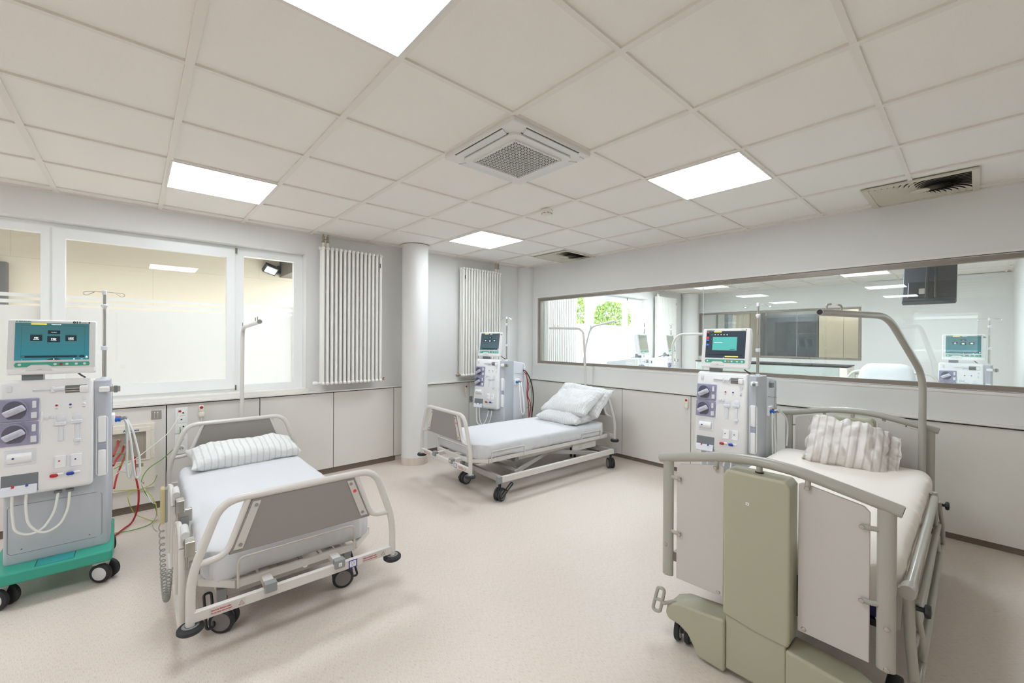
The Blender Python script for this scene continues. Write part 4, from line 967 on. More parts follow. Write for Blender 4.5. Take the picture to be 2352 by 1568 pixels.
# the middle bed: its pole stands at the wall, arm turned sideways
pillow('pillow', 'long rolled striped pillow on the left bed', (.545, 2.62, .535), (math.radians(12), 0, math.radians(3)), (.80, .34, .17), M['pilA'], 'striped pillows', seed=3, wr=1.1)
pillow('pillow', 'flat lowest striped pillow of the three on the middle bed', (3.80, 1.82, .570), (math.radians(4), 0, math.radians(-90)), (.66, .42, .15), M['pilB'], 'striped pillows', seed=11)
pillow('pillow', 'front leaning striped pillow of the three on the middle bed', (3.88, 1.80, .735), (math.radians(30), math.radians(-3), math.radians(-94)), (.74, .44, .19), M['pilB'], 'striped pillows', seed=21)
pillow('pillow', 'rearmost striped pillow of the three, against the head board', (4.04, 1.80, .755), (math.radians(44), math.radians(3), math.radians(-90)), (.80, .44, .17), M['pilB'], 'striped pillows', seed=31)
pillow('pillow', 'upright crumpled striped pillow on the cream bed at right', (3.60, -.95, .755), (math.radians(52), math.radians(8), math.radians(-80)), (.48, .38, .27), M['pilC'], 'striped pillows', seed=43, wr=2.4, flange=.05)

# ------------------------------------------------------------------ bed B (beige grey with olive lifting columns)
def bed_b():
    t = thing('hospital_bed', 'beige-grey care bed with olive lifting columns at the right', 'bed', (1.86, -.94, 0), math.radians(-90))
    def board(y, s, full):
        pts = [(-.462, .897), (-.30, .934), (-.14, .968), (0, .978), (.14, .968), (.30, .934), (.462, .897)]
        b = MB(); b.tube([(x, y, z) for x, z in pts], .0225, 16, fil=.06); b.build('board_rail', M['bb'], t)
        b = MB()
        for sx in (-1, 1): b.cyl((sx * .462, y, .897), (sx * .4635, y, .8966), .0195, n=16)
        b.build('rail_end_cap', M['blk'], t)
        for sx in (-1, 1):
            b = MB(); b.tube([(sx * .418, y, .312), (sx * .418, y, .895)], .0275, 16, flat=.62, up=(1, 0, 0)); b.build('board_post', M['bb'], t)
            P = [(sx * .372, .318), (sx * .146, .318), (sx * .146, .918), (sx * .162, .926), (sx * .355, .888), (sx * .372, .870)]
            if full: P[0] = (sx * .372, .312)
            b = MB(); b.prism(P if sx > 0 else P[::-1], 'y', y - .006, y + .006); b.build('board_panel', M['bp'], t, bevel=.0025)
            b = MB()
            for z in (.815, .541): b.tube([(sx * .405, y, z), (sx * .375, y - s * .012, z), (sx * .348, y - s * .013, z)], .0095, 10)
            b.tube([(sx * .179, y, .955), (sx * .179, y - s * .011, .92), (sx * .179, y - s * .012, .906)], .0105, 10); b.build('panel_bracket', M['bb'], t)
            b = MB()
            for (xx, z, yo) in ((sx * .351, .815, .0225), (sx * .351, .541, .0225), (sx * .179, .912, .0225), (sx * .168, .333, .0065), (sx * .422, .468, .0185), (sx * .422, .32, .0185)):
                b.lathe([(.0095, 0), (.0075, -.0025), (.003, -.003)] if s > 0 else [(.0095, 0), (.0075, .0025), (.003, .003)], (xx, y - s * yo, z), 'y', 12)
            b.build('screw', M['steel'], t)
        b = MB(); b.cyl((0, y, .90), (0, y, .975), .0125, n=12); b.build('column_pin', M['bb'], t)
        zlo = .265
        b = MB(); P = [(-.128, zlo + .012), (0, zlo - .008), (.128, zlo - .012), (.132, .3), (.132, .905), (.115, .928), (-.115, .928), (-.130, .905)]
        b.prism(P, 'y', y - .06 if s > 0 else y - .055, y + .055 if s > 0 else y + .06); b.build('lift_column_cover', M['olive'], t, bevel=.012, bseg=3)
        b = MB(); b.box(-.118, .118, y - .05, y + .05, .03, .35); b.build('lift_column_base', M['olive'], t, bevel=.008)
        if full:
            MB().box(-.034, -.021, y - .0612, y - .0602, .793, .805).build('number_tag', M['white'], t, flat=True); text('1.6', .006, (-.0325, y - .0616, .797), FRONT, M['txt'], t, bold=.0002)
            b = MB(); b.lathe([(.016, .9285), (.018, .932), (.013, .9335)], (0, y, 0)); b.build('pin_socket', M['blk'], t)
        for sx in (-1, 1):
            b = MB(); P = [(sx * .118, .012), (sx * .245, .018), (sx * .262, .06), (sx * .288, .098), (sx * .33, .12), (sx * .385, .125), (sx * .40, .15), (sx * .392, .195), (sx * .33, .225), (sx * .118, .248)]
            b.prism(P if sx > 0 else P[::-1], 'y', y - .062, y + .075); b.build('foot_cover', M['olive'], t, bevel=.012, bseg=3)
            caster(t, sx * .345, y + s * .02, .25, r=.05, frame_z=.13, hub='hubw')
    board(0, 1, True); board(2.05, -1, False)
    b = MB(); b.tube([(-.402, -.03, .20), (-.44, -.075, .19), (-.445, -.08, .19)], .009, 8); b.tube([(-.44, -.07, .255), (-.475, -.07, .255), (-.505, -.07, .13), (-.465, -.07, .13)], .0085, 8, fil=.02, closed=True); b.tube([(-.45, -.07, .195), (-.488, -.07, .19)], .008, 8); b.v = [(v[0] + .042, v[1], v[2] + .012) for v in b.v]; b.build('brake_lever', M['bb'], t)
    # mattress and its deck
    b = MB(); b.box(-.40, .40, .10, 1.93, .40, .425); b.build('mattress_deck', M['blk'], t, bevel=.004)
    for sx in (-1, 1):
        b = MB(); b.bar((sx * .405, .05, .385), (sx * .405, 2.0, .385), .03, .05); b.build('side_beam', M['bb'], t, bevel=.004)
    b = MB(); b.box(-.42, .42, .10, 1.94, .43, .50); b.build('mattress_core', M['navy'], t, bevel=.02)
    mattress(t, -.44, .44, .085, 1.95, .452, .645, M['sheetc'], seed=5, amp=.006, rc=.055, droop=lambda p: -.045 * (1 if p.x > .38 else 0) * max(0, .6 - p.y) + (.02 if p.y < -.7 else 0))
    b = MB(); b.box(-.2, .2, .12, .55, .30, .385); b.rbox((.1, .35, .32), (.16, .3, .12), .02, (1, 1, 1)); b.build('drive_box', M['blk'], t, bevel=.008)
    # folded side rails
    for sx in (1,):
        X = sx * .468
        for z, x_, m_ in ((.565, X, .019), (.385, X + sx * .012, .0155), (.225, X + sx * .024, .0155)):
            b = MB(); b.tube([(x_, .10 + (.02 if z < .5 else 0), z), (x_, 1.55 + (.1 if z < .5 else 0) + (.1 if z < .3 else 0), z)], m_, 14); b.build('side_rail_bar', M['bb'], t)
        b = MB()
        for y0 in (.10, 1.55):
            b.tube([(X, y0, .60), (X + sx * .004, y0 + .02, .40), (X + sx * .02, y0 + .05, .17)], .0165 if y0 < 1 else .013, 12)
            b.tube([(X + sx * .016, y0 + .03, .54), (X + sx * .03, y0 + .10, .385), (X + sx * .03, y0 + .22, .20)], .011, 10)
        b.build('side_rail_strut', M['bb'], t)
        b = MB(); b.tube([(X, .07, .585), (X, .15, .575)], .0245, 16); b.build('rail_collar', M['bb'], t)
        for y0 in (.12, 1.6):
            b = MB(); b.cyl((X + sx * .02, y0, .52), (X + sx * .045, y0, .52), .009, n=10); b.lathe([(.01, .04), (.024, .044), (.026, .052), (.022, .06), (.006, .062)] if sx > 0 else [(.01, -.04), (.024, -.044), (.026, -.052), (.022, -.06), (.006, -.062)], (X, y0, .52), 'x', 8); b.build('release_knob', M['blk'], t)
        b = MB(); b.bar((X - sx * .03, .12, .42), (X - sx * .02, .12, .58), .02, .03, up=(0, 1, 0)); b.bar((X - sx * .03, 1.6, .42), (X - sx * .02, 1.6, .58), .02, .03, up=(0, 1, 0)); b.build('rail_bracket', M['bb'], t, bevel=.003)
    b = MB(); b.rbox((.43, .13, .20), (.05, .09, .03), .012, (1, 1, 1)); b.build('rubber_foot', M['blk'], t)
    # lifting pole at the head corner
    P = [(.385, 1.985, .38), (.385, 1.985, 1.28), (.250, 1.54, 1.668), (.026, .90, 1.672)]
    b = MB(); b.tube(P, .0205, 18, fil=.12, seg=12); b.build('lifting_pole', M['bb'], t)
    e, e0 = Vector(P[-1]), Vector(P[-2]); d = (e - e0).normalized()
    b = MB(); b.cyl(e, e + d * .002, .0155, n=16); b.build('pole_bore', M['blk'], t)
    b = MB(); U = Vector((0, 0, 1))
    for k, s_ in ((.06, 1), (.20, -1)):
        p = e - d * k + U * .018; b.tube([p, p + U * .028 - d * .006 * s_ * -0, p + U * .032 - d * (.04 * s_)], .006, 8, fil=.014)
    b.build('strap_hook', M['bb'], t)
    b = MB(); b.bar((.30, 1.985, .36), (.42, 1.985, .36), .06, .06); b.build('pole_socket', M['bb'], t, bevel=.005)
    return t
bed_b()

# ------------------------------------------------------------------ wall fixtures
YF = YW - .03          # face of the cabinet doors
t = thing('lock_plate', 'small steel lock plate on the cabinet door above the water box', 'lock', (-.02, YF, .826))
MB().box(-.035, .035, -.003, 0, -.04, .04).build('plate', M['steel'], t, bevel=.001)
b = MB(); b.box(-.016, -.005, -.014, -.002, -.028, .026); b.box(.002, .016, -.018, -.002, -.028, .026); b.build('thumb_turn', M['chrome'], t, bevel=.003)
t = thing('water_supply_box', 'cream recessed water connection box behind the nearest dialysis machine', 'water supply box', (-.205, YF, 0))
b = MB(); x0, x1, z0, z1 = -.185, .175, .205, .762
b.box(x0, x1, -.022, 0, .70, z1); b.box(x0, x1, -.022, 0, z0, .455); b.box(.115, x1, -.022, 0, .455, .70); b.box(x0, -.165, -.022, 0, .455, .70)
b.build('housing', M['ivory'], t, bevel=.004)
MB().box(-.165, .115, -.004, 0, .455, .70).build('recess', mat('recess_grey', (172, 164, 152), .5), t, flat=True)
b = MB(); b.box(-.18, .145, -.0285, -.022, .45, .462); b.box(-.18, .145, -.0285, -.022, .695, .735); b.box(.116, .145, -.0285, -.022, .462, .695); b.build('cover_rim', M['ivory'], t, bevel=.003)
text('Aquaboss', .026, (-.03, -.0292, .706), FRONT, M['txtb'], t, bold=.0006, sx=1.0)
text('CE', .018, (.085, -.0225, .245), FRONT, M['txt'], t, bold=.0002)
b = MB(); b.box(.03, .10, -.0232, -.022, .395, .425); b.build('rating_plate', M['steel'], t, flat=True)
for x, z in ((-.055, .637), (-.022, .588), (.006, .635)):
    b = MB(); b.lathe([(.016, -.004), (.016, -.012), (.011, -.014), (.011, -.04), (.007, -.044)], (x, 0, z), 'y', 16); b.build('hose_coupling', M['brass'], t)
b = MB(); b.box(.17, .176, -.03, 0, .2, .5); b.build('side_trim', M['ivory'], t, flat=True)
def socket_strip():
    t = thing('socket_strip', 'white socket strip with red nurse call port behind the left bed', 'socket', (.153, YF, 0))
    MB().box(-.044, .044, -.006, 0, .645, .872).build('upper_frame', M['white'], t, bevel=.002)
    MB().box(-.044, .044, -.006, 0, .455, .632).build('lower_frame', M['white'], t, bevel=.002)
    for z0, z1 in ((.80, .85), (.735, .79), (.665, .725)): MB().box(-.03, .03, -.011, -.006, z0, z1).build('insert', M['white'], t, bevel=.002)
    MB().box(-.022, -.002, -.0125, -.011, .832, .850).build('red_call_port', M['red'], t, flat=True)
    for x, z in ((.012, .824), (.0, .765), (.014, .70)): MB().box(x - .006, x + .006, -.0122, -.0105, z - .006, z + .006).build('jack', M['txt'], t, flat=True)
    for z in (.585, .50):
        b = MB(); b.lathe([(.027, -.006), (.025, -.011), (.021, -.011), (.019, -.004)], (0, 0, z), 'y', 24); b.build('outlet', M['white'], t)
        b = MB(); b.cyl((0, -.0042, z), (0, -.0062, z), .019, n=20); b.cyl((-.009, -.006, z), (-.009, -.0075, z), .003, n=8, m=1); b.cyl((.009, -.006, z), (.009, -.0075, z), .003, n=8, m=1); b.build('outlet_well', [M['bezel'], M['txt']], t)
socket_strip()
def handset(loc, rz, label):
    t = thing('nurse_call_handset', label, 'nurse call', loc, rz, 'nurse call handsets')
    b = MB(); b.rbox((0, -.014, .02), (.036, .02, .07), .009, (2, 1, 3)); b.rbox((0, -.016, -.03), (.044, .026, .05), .011, (2, 1, 2)); b.build('body', M['ivory'], t)
    b = MB(); b.lathe([(.013, 0), (.013, -.003), (.008, -.005)], (0, -.0235, .036), 'y', 18); b.build('call_button', M['red'], t)
    b = MB(); b.cyl((0, -.014, -.055), (0, -.014, -.075), .004, n=8); b.build('strain_relief', M['white'], t)
handset((.298, YF, .825), 0, 'white nurse call handset with red button above the left bed')
handset((3.30, YF, .81), 0, 'white nurse call handset beside the far dialysis machine')
handset((XW - .03, .615, .80), -PI / 2, 'white nurse call handset left of the right dialysis machine')
def cable(name, pts, r, m, label, cat='cable', group=None, fil=.2):
    b = MB()
    P = [Vector(p) for p in pts]; Q = []
    for i in range(len(P) - 1):      # catmull-rom
        p0 = P[max(i - 1, 0)]; p1 = P[i]; p2 = P[i + 1]; p3 = P[min(i + 2, len(P) - 1)]
        for k in range(8):
            s_ = k / 8; Q.append(.5 * ((2 * p1) + (p2 - p0) * s_ + (2 * p0 - 5 * p1 + 4 * p2 - p3) * s_ ** 2 + (3 * p1 - p0 - 3 * p2 + p3) * s_ ** 3))
    Q.append(P[-1]); Q = [Vector((q.x, q.y, max(q.z, r + .001))) for q in Q]
    b.tube(Q, r, 8); return tag(b.build(name, M[m]), label, cat, group)
cable('network_cable', [(.143, 3.232, .700), (.133, 3.18, .579), (.034, 3.1, .479), (-.074, 3.05, .411), (-.118, 3.0, .336), (-.1, 2.95, .25), (-.056, 2.92, .164), (-.026, 2.95, .06), (-.063, 2.86, .012), (-.167, 2.80, .012), (-.278, 2.82, .012)], .0032, 'cg', 'bright green cable from the socket strip to the floor')
cable('white_cable', [(.143, 3.232, .817), (.106, 3.15, .763), (.04, 3.08, .672), (-.112, 2.95, .565), (-.201, 2.85, .511), (-.275, 2.72, .473)], .0028, 'cw', 'taut white cable from the red port to the nearest machine')
cable('white_cable', [(-.274, 2.7, .52), (-.201, 2.85, .449), (-.139, 2.95, .363), (-.104, 2.95, .28), (-.063, 2.85, .194), (-.035, 2.78, .186)], .003, 'cw', 'slack white cable hanging towards the left bed')
cable('white_cable', [(-.03, 2.784, .1), (-.05, 2.85, .012), (-.049, 2.808, .012), (-.045, 2.73, .012), (-.03, 2.66, .012)], .003, 'cw', 'short white cable end lying on the floor by the left bed')
cable('yellow_cable', [(-.276, 2.75, .351), (-.201, 2.9, .301), (-.118, 2.95, .28), (-.05, 2.9, .324), (-.03, 2.76, .419)], .0028, 'cy', 'upper yellow earth cable running towards the left bed')
cable('yellow_cable', [(-.118, 2.93, .284), (-.069, 2.9, .238), (-.047, 2.8, .204), (-.035, 2.75, .181), (-.03, 2.74, .1)], .0028, 'cy', 'yellow earth cable curving down beside the bed wheel')
cable('yellow_cable', [(-.146, 2.93, .284), (-.191, 2.9, .276), (-.198, 2.85, .237), (-.177, 2.978, .12), (-.152, 3.043, .05), (-.102, 3.029, .012), (-.047, 2.906, .012), (-.02, 2.92, .012)], .0028, 'cy', 'yellow earth cable looping onto the floor')
cable('red_hose', [(-.262, 3.2, .642), (-.262, 3.05, .637), (-.272, 2.9, .631), (-.281, 2.75, .615)], .0075, 'cr', 'upper short red hose of the water box', 'hose')
cable('red_hose', [(-.229, 3.2, .593), (-.238, 3.05, .576), (-.262, 2.9, .566), (-.281, 2.75, .544)], .0075, 'cr', 'lower short red hose of the water box', 'hose')
cable('red_hose', [(-.200, 3.2, .633), (-.214, 3.08, .557), (-.244, 3., .476), (-.265, 2.9, .421), (-.276, 2.75, .373)], .0065, 'cr', 'red hose slanting down left from the water box', 'hose')
cable('red_hose', [(-.159, 3.215, .487), (-.159, 3.1, .427), (-.153, 3.05, .351), (-.137, 3., .245), (-.143, 2.95, .13), (-.174, 2.98, .02), (-.221, 2.88, .012), (-.277, 2.75, .012)], .0065, 'cr', 'long red hose bending down onto the floor', 'hose')
cable('green_cable', [(-.275, 2.7, .635), (-.236, 2.9, .597), (-.215, 2.9, .557), (-.241, 2.85, .518), (-.275, 2.7, .53)], .003, 'cg', 'short green cable loop beside the red hoses')
cable('call_cord', [(.298, 3.236, .745), (.292, 3.22, .70), (.278, 3.2, .64), (.26, 3.2, .56), (.255, 3.22, .45)], .0026, 'cw', 'white cord of the handset above the left bed')
cable('call_cord', [(3.30, 3.236, .735), (3.31, 3.22, .69), (3.35, 3.21, .64), (3.42, 3.21, .60), (3.5, 3.22, .57)], .0026, 'cw', 'white cord of the handset beside the far machine')
cable('call_cord', [(4.456, .615, .72), (4.45, .605, .655), (4.44, .53, .60), (4.44, .45, .57), (4.45, .36, .55)], .0026, 'cw', 'white cord of the handset left of the right machine')
cable('drain_hose', [(3.778, 2.571, 1.093), (3.830, 2.571, 1.069), (3.902, 2.571, 0.975), (3.959, 2.571, 0.827), (3.974, 2.571, 0.657), (3.960, 2.571, 0.537), (3.950, 2.571, 0.430), (3.992, 2.571, 0.323), (4.014, 2.571, 0.012), (4.078, 2.785, 0.012)], .0075, 'blk', 'thick black hose behind the far dialysis machine', 'hose')
cable('red_hose', [(3.789, 2.571, 1.072), (3.830, 2.571, 1.028), (3.859, 2.571, 0.917), (3.851, 2.571, 0.752), (3.881, 2.571, 0.612), (3.892, 2.571, 0.430), (3.896, 2.571, 0.020)], .006, 'cr', 'straighter red hose behind the far dialysis machine', 'hose')
cable('red_hose', [(3.778, 2.518, 1.061), (3.791, 2.518, 1.007), (3.836, 2.518, 0.868), (3.808, 2.518, 0.762), (3.867, 2.518, 0.633), (3.864, 2.518, 0.526), (3.821, 2.507, 0.430)], .006, 'cr', 'wavy red hose behind the far dialysis machine', 'hose')
cable('green_cable', [(3.789, 2.539, 1.072), (3.818, 2.539, 1.031), (3.876, 2.539, 0.905), (3.906, 2.539, 0.779), (3.907, 2.539, 0.655), (3.843, 2.539, 0.585), (3.802, 2.539, 0.576)], .003, 'cg', 'green cable behind the far dialysis machine')
cable('dialysis_line', [(3.60, -.50, .955), (3.64, -.52, .95), (3.72, -.545, .90), (3.755, -.55, .84), (3.76, -.55, .75), (3.74, -.55, .662)], .0065, 'tube', 'clear line sagging from the right machine towards the green bed', 'hose')
# hand control with coiled cord on the side rail of the left bed
HC = (-.052, 1.36, .60)
t = thing('hand_control', 'tan bed hand control with grey coiled cord on the left bed rail', 'remote control', HC)
b = MB(); b.rbox((0, 0, .0), (.020, .065, .19), .009, (1, 2, 3)); b.build('keypad', M['tan'], t)
b = MB(); b.rbox((.014, 0, .0), (.012, .06, .18), .006, (1, 1, 1)); b.build('back_shell', M['capg'], t)
b = MB(); pts = []
for k in range(340):
    s_ = k / 339; a_ = s_ * 34 * 2 * PI; c0 = Vector((-.005 + .02 * s_, -.0 - .30 * s_, -.09 - .34 * math.sin(s_ * PI * .9) ** .8))
    pts.append(c0 + Vector((.011 * math.cos(a_), .011 * math.sin(a_) * .7, .009 * math.sin(a_))))
b.tube(pts, .0030, 5); b.build('coiled_cord', M['cgr'], t)
def wall_box(x, y, z): pass
b = MB(); b.box(3.372, 3.42, YF - .01, YF, .62, .70); tag(b.build('lock_plate', M['steel'], bevel=.001), 'steel lock plate on the cabinet door behind the far machine', 'lock')
b = MB(); b.box(XW - .034, XW - .03, .46, .50, .76, .82); tag(b.build('lock_plate', M['steel'], bevel=.001), 'steel lock plate on the cabinet door behind the right machine', 'lock')
t = thing('socket_strip', 'white socket panel low on the wall behind the far machine', 'socket', (3.60, YF, 0))
MB().box(-.06, .06, -.008, 0, .36, .60).build('frame', M['white'], t, bevel=.002)
for z in (.42, .50, .57): MB().lathe([(.022, -.008), (.022, -.011), (.014, -.011)], (0, 0, z), 'y', 18).build('outlet', M['bezel'], t)

# ------------------------------------------------------------------ next room
def hanging_screen():
    t = thing('hanging_television', 'black television seen from behind, hanging in the next room', 'television', (5.5, -1.26, 2.03), math.radians(-90))
    R_ = Matrix.Rotation(math.radians(-24), 4, 'X')
    b = MB(); b.rbox((0, 0, .06), (.37, .03, .46), .008, (1, 1, 1)); b.xf(R_); b.build('screen_housing', M['tv'], t)
    b = MB(); b.rbox((.02, -.03, -.06), (.33, .05, .20), .01, (1, 1, 1)); b.xf(R_); b.build('rear_cover', M['tvb'], t)
    b = MB(); b.box(-.18, .18, -.055, .02, -.175, -.13); b.xf(R_); b.build('lower_ledge', M['tv'], t, bevel=.005)
    b = MB(); b.box(-.02, .0, -.075, -.045, -.15, .26); b.box(.04, .055, -.075, -.045, -.15, .26); b.xf(R_); b.build('vesa_bracket', M['blk'], t, bevel=.002)
    b = MB(); b.box(-.065, -.025, -.058, -.053, -.10, -.04); b.xf(R_); b.build('connector_plate', M['steel'], t, flat=True)
    b = MB(); b.tube([(-.06, -.06, -.07), (-.05, -.08, -.11), (.0, -.085, -.12), (.03, -.08, -.08), (.06, -.06, .0), (.12, -.05, .01), (.14, -.05, -.04)], .003, 6, fil=.03); b.build('signal_cable', M['blk'], t)
    b = MB(); b.cyl((.02, -.06, .2), (.02, -.06, CEIL - 2.03), .018, n=12); b.build('ceiling_pole', M['tv'], t)
hanging_screen()
# service counter
t = thing('nurse_counter', 'pale counter with green-grey front and dark top in the next room', 'counter', (8.3, .9, 0))
b = MB(); b.box(.02, .6, -1.08, 1.35, 0, 1.085); b.build('body', M['clad'], t, bevel=.004)
MB().box(0, .02, -.98, 1.33, .1, 1.08).build('front_panel', M['gtint'], t, flat=True)
MB().box(-.005, .605, -1.085, 1.355, 1.10, 1.115).build('top', M['dark'], t, flat=True)
b = MB(); b.prism([(-.98, 1.085), (-1.08, 1.085), (-1.16, .1), (-.98, .1)], 'x', .0, .6); b.build('end_panel', M['ivory'], t, bevel=.003)
MB().box(-.002, .0, -.985, -.98, .1, 1.08).build('joint', M['machd'], t, flat=True)
# bed with covered, raised backrest in the next room
def covered_bed(loc, rz, label, pole, flat=False):
    t = thing('hospital_bed', label, 'bed', loc, rz, 'beds of the next room')
    b = MB(); b.bar((-.44, 0, .45), (-.44, 2.0, .45), .04, .06); b.bar((.44, 0, .45), (.44, 2.0, .45), .04, .06); b.bar((-.44, .05, .45), (.44, .05, .45), .04, .06); b.build('bed_frame', M['bedw'], t, bevel=.004)
    for x in (-.38, .38):
        for y in (.2, 1.8): caster(t, x, y, .3, frame_z=.45)
    b = MB(); b.tube([(-.47, 2.03, .3), (-.47, 2.03, .95), (-.40, 2.03, 1.10), (.40, 2.03, 1.10), (.47, 2.03, .95), (.47, 2.03, .3)], .017, 10, fil=.08); b.build('head_frame', M['bedw'], t)
    def fn(p):
        q = p.copy(); n = noise.noise(Vector((p.x * 5, p.y * 5, 3))) * .012; q.z += n
        return q
    b = MB(); b.rbox((0, .75, .55), (.88, 1.3, .14), .05, (20, 30, 4), fn=fn); b.build('mattress', M['sheet'], t)
    if flat:
        b = MB(); b.rbox((0, 1.7, .66), (.6, .36, .12), .05, (8, 6, 3)); b.build('bolster', M['sheet'], t)
    def fn2(p):
        q = p.copy(); f = 1.08 - .22 * max(-.1, p.z) / .4; q.x *= f; q.y += p.z * .35; q += Vector((0, 1, 0)) * noise.noise(Vector((p.x * 6, p.z * 6, 1))) * .02; return q
    if not flat: b = MB(); b.rbox((0, 1.55, .86), (.56, .26, .74), .12, (22, 6, 22), fn=fn2); b.build('raised_backrest', M['sheet'], t)
    if pole: b = MB(); b.tube(pole, .0165, 12, fil=.12, seg=10); b.build('lifting_pole', M['bedw'], t)
    return t
covered_bed((5.30, -.80, 0), math.radians(-90), 'bed with white covered raised backrest behind the glass', None)
covered_bed((7.22, .74, 0), math.radians(90), 'bed behind the right machine, its white lifting pole reaching to the monitor', [(.42, 2.02, .45), (.42, 2.02, 1.48), (.34, 2.02, 1.588), (-.04, 2.02, 1.594)], flat=True)
covered_bed((7.0, 2.76, 0), math.radians(90), 'bed behind the glass with the white lifting pole crossing the middle bed pole', [(-.25, 2.0, .45), (-.29, 2.0, 1.0), (-.375, 2.0, 1.42), (-.49, 2.0, 1.71), (-1.025, 2.0, 1.785)], flat=True).scale = (.8, 1, 1)
# corridor beyond the far window
b = MB(); b.box(11.75, 11.85, .92, 2.04, .3, 2.16); b.box(11.74, 11.752, .92, .955, .3, 2.16)
o = b.build('dark_window', M['cdark'], flat=True); tag(o, 'dark framed window in the corridor behind the far glass', 'window')
b = MB(); b.box(11.74, 11.76, .97, 1.99, .9, 2.10); b.build('reflecting_pane', mat('dark_pane', (70, 74, 78), .1), o, flat=True)
b = MB(); b.box(11.7, 12.3, -.45, .44, 0, 2.5); o = b.build('corridor_cabinet', M['beige'], bevel=.004); tag(o, 'beige cabinet on the right of the far window', 'cabinet', 'beige cabinets of the corridor')
b = MB(); b.box(11.7, 12.3, .445, .90, 0, 2.5); o = b.build('corridor_cabinet', M['beige'], bevel=.004); tag(o, 'beige cabinet beside the dark corridor window', 'cabinet', 'beige cabinets of the corridor')
for k, (a_, c_, m_) in enumerate(((3.05, 3.22, 'white'), (2.85, 3.04, 'cdark'), (2.42, 2.84, 'beige'), (2.16, 2.41, 'bwood'), (2.05, 2.15, 'cdark'))):
    b = MB(); b.box(11.8, 11.86, a_, c_, 0, 2.55)
    tag(b.build('corridor_partition', M[m_], flat=True), ['white panel at the left of the far window', 'dark panel beside the white one in the far window', 'wide beige panel in the far window', 'brown panel in the far window', 'dark narrow panel beside the dark window'][k], 'wall panel')
t = light_panel(18, 2, 'corridor light beyond the far window', 'corridor lights'); light_panel(18, 0, 'second corridor light beyond the far window', 'corridor lights')

# ------------------------------------------------------------------ outside
struct(MB().box(-9, 18, YW + .3, 30, -.3, -.15).build('ground', M['stone'], flat=True))
struct(MB().box(-7.5, 1.62, 5.0, 5.3, -.15, 2.62).build('wall_outside', M['conc'], flat=True))
b = MB(); b.box(-7.5, 1.95, 4.15, 5.3, 2.60, 2.8); struct(b.build('trim_20', M['soff'], flat=True))
b = MB()
for k in range(52): b.box(-7.4 + k * .18, -7.38 + k * .18, 4.15, 5.0, 2.585, 2.60)
struct(b.build('trim_21', M['dark'], flat=True))
struct(MB().box(1.35, 1.62, 4.3, 5.0, 2.36, 2.60).build('trim_22', M['soff'], flat=True))
t = thing('floodlight', 'black floodlight under the eave outside the window', 'floodlight', (1.22, 4.93, 2.46))
R_ = Matrix.Rotation(math.radians(38), 4, 'X') @ Matrix.Rotation(math.radians(20), 4, 'Y')
b = MB(); b.prism([(-.085, -.06), (.085, -.06), (.085, .06), (-.085, .06)], 'y', -.05, .02); b.prism([(-.06, -.04), (.06, -.04), (.06, .04), (-.06, .04)], 'y', .02, .06); b.xf(R_); b.build('lamp_housing', M['tv'], t, bevel=.006)
b = MB(); b.box(-.07, .07, -.0525, -.05, -.046, .046); b.xf(R_); b.build('lamp_glass', M['clear'], t, flat=True)
b = MB(); b.box(.09, .12, -.02, .07, -.06, .05); b.box(.0, .12, .05, .07, -.03, .01); b.build('lamp_bracket', M['tv'], t, bevel=.003)
t = thing('meter_box', 'dark meter box on the beige outside wall at the left edge', 'meter box', (-1.33, 5.0, 2.03))
MB().box(-.22, .22, -.10, 0, -.21, .22).build('box', M['box'], t, bevel=.006)
MB().box(-.16, .17, -.105, -.1, -.02, .14).build('box_window', mat('meter_window', (70, 48, 48), .3), t, bevel=.002)
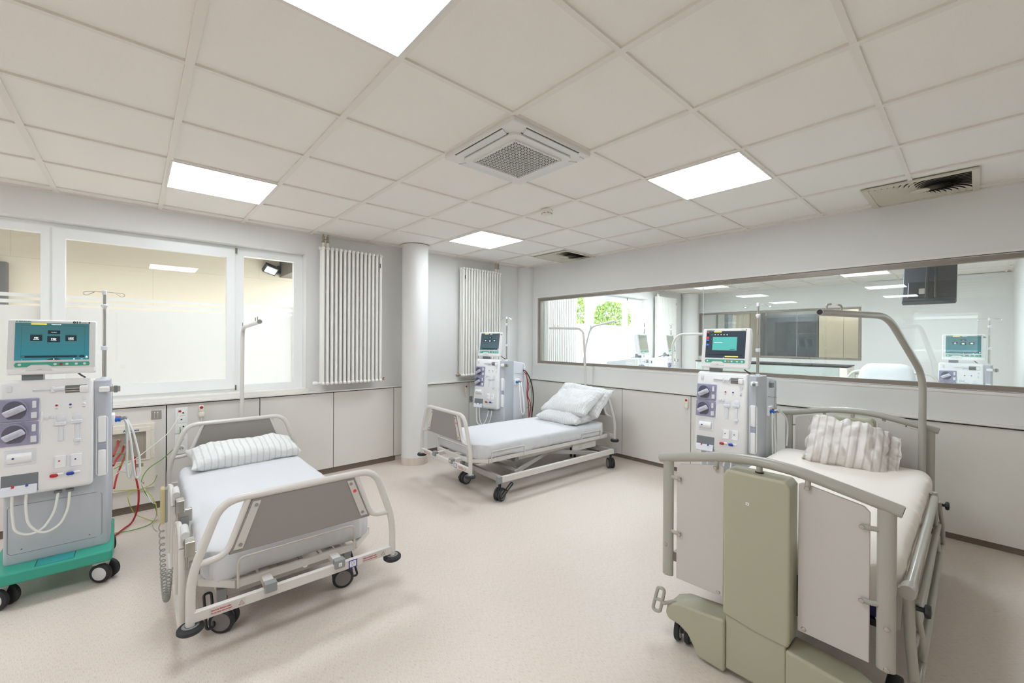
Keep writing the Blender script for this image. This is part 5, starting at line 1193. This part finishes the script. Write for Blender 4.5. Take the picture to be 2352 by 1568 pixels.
# house added across the yard to dim the rear window mirrored in the glass
struct(MB().box(-11.2, -11.0, -9, 8, -.15, 3.1).build('wall_across_added', mat('grey_render', (168, 168, 166), .9), flat=True))
b = MB(); b.prism([(-11.4, 3.1), (-10.7, 3.1), (-12.6, 4.9)], 'y', -9, 8); struct(b.build('roof_across', mat('roof_slate', (120, 122, 126), .9), flat=True))
b = MB(); b.box(-11.0, -10.9, -9, 8, 2.3, 2.38); b.box(-11.0, -10.95, -9, 8, 1.2, 1.26); struct(b.build('trim_23', M['stone'], flat=True))
# garden beyond the next room's window
struct(MB().box(4.2, 17, 6.2, 6.4, -.15, 1.99).build('wall_garden', M['stone'], flat=True))
def bush(loc, size, n, label, seed):
    rnd = random.Random(seed); b = MB(); sz = .045
    t = thing('bush', label, 'bush', loc, group='bushes outside the window of the next room')
    for k in range(n):
        th = rnd.uniform(0, 2 * PI); ph = math.acos(rnd.uniform(-1, 1)); r = rnd.uniform(.55, 1.0) ** .5 * (1 + .22 * math.sin(3 * th + seed) * math.sin(2 * ph))
        p = Vector((size[0] * r * math.sin(ph) * math.cos(th), size[1] * r * math.sin(ph) * math.sin(th), size[2] * r * math.cos(ph)))
        q = Matrix.Rotation(rnd.uniform(0, 6.28), 4, 'Z') @ Matrix.Rotation(rnd.uniform(-1.2, 1.2), 4, 'X'); s_ = sz * rnd.uniform(.7, 1.4)
        vs = [q @ Vector(v) + p for v in ((0, -s_, 0), (s_ * .55, 0, s_ * .15), (0, s_, 0), (-s_ * .55, 0, s_ * .15))]
        b.add(vs, [(0, 1, 2, 3)], rnd.choice((0, 0, 1)))
    b.build('foliage', [M['leafa'], M['leafb']], t, flat=True)
    b = MB(); rz_ = random.Random(seed)
    for k in range(6): b.tube([(0, 0, -loc[2]), (rz_.uniform(-.2, .2), rz_.uniform(-.1, .1), -size[2] * .4), (rz_.uniform(-.6, .6) * size[0], 0, rz_.uniform(0, .5) * size[2])], .015, 6, r1=.005)
    b.build('branches', M['skirt'], t)
bush((10.3, 6.95, 2.4), (.62, .35, .75), 3200, 'green bush behind the white wall in the left glass part', 3)
bush((12.25, 6.95, 2.30), (1.0, .35, .62), 5200, 'broad green bush behind the white wall in the middle glass part', 8)
bush((12.35, 5.8, 1.75), (.28, .22, .75), 1300, 'slender creeper at the right of the neighbour window', 12)
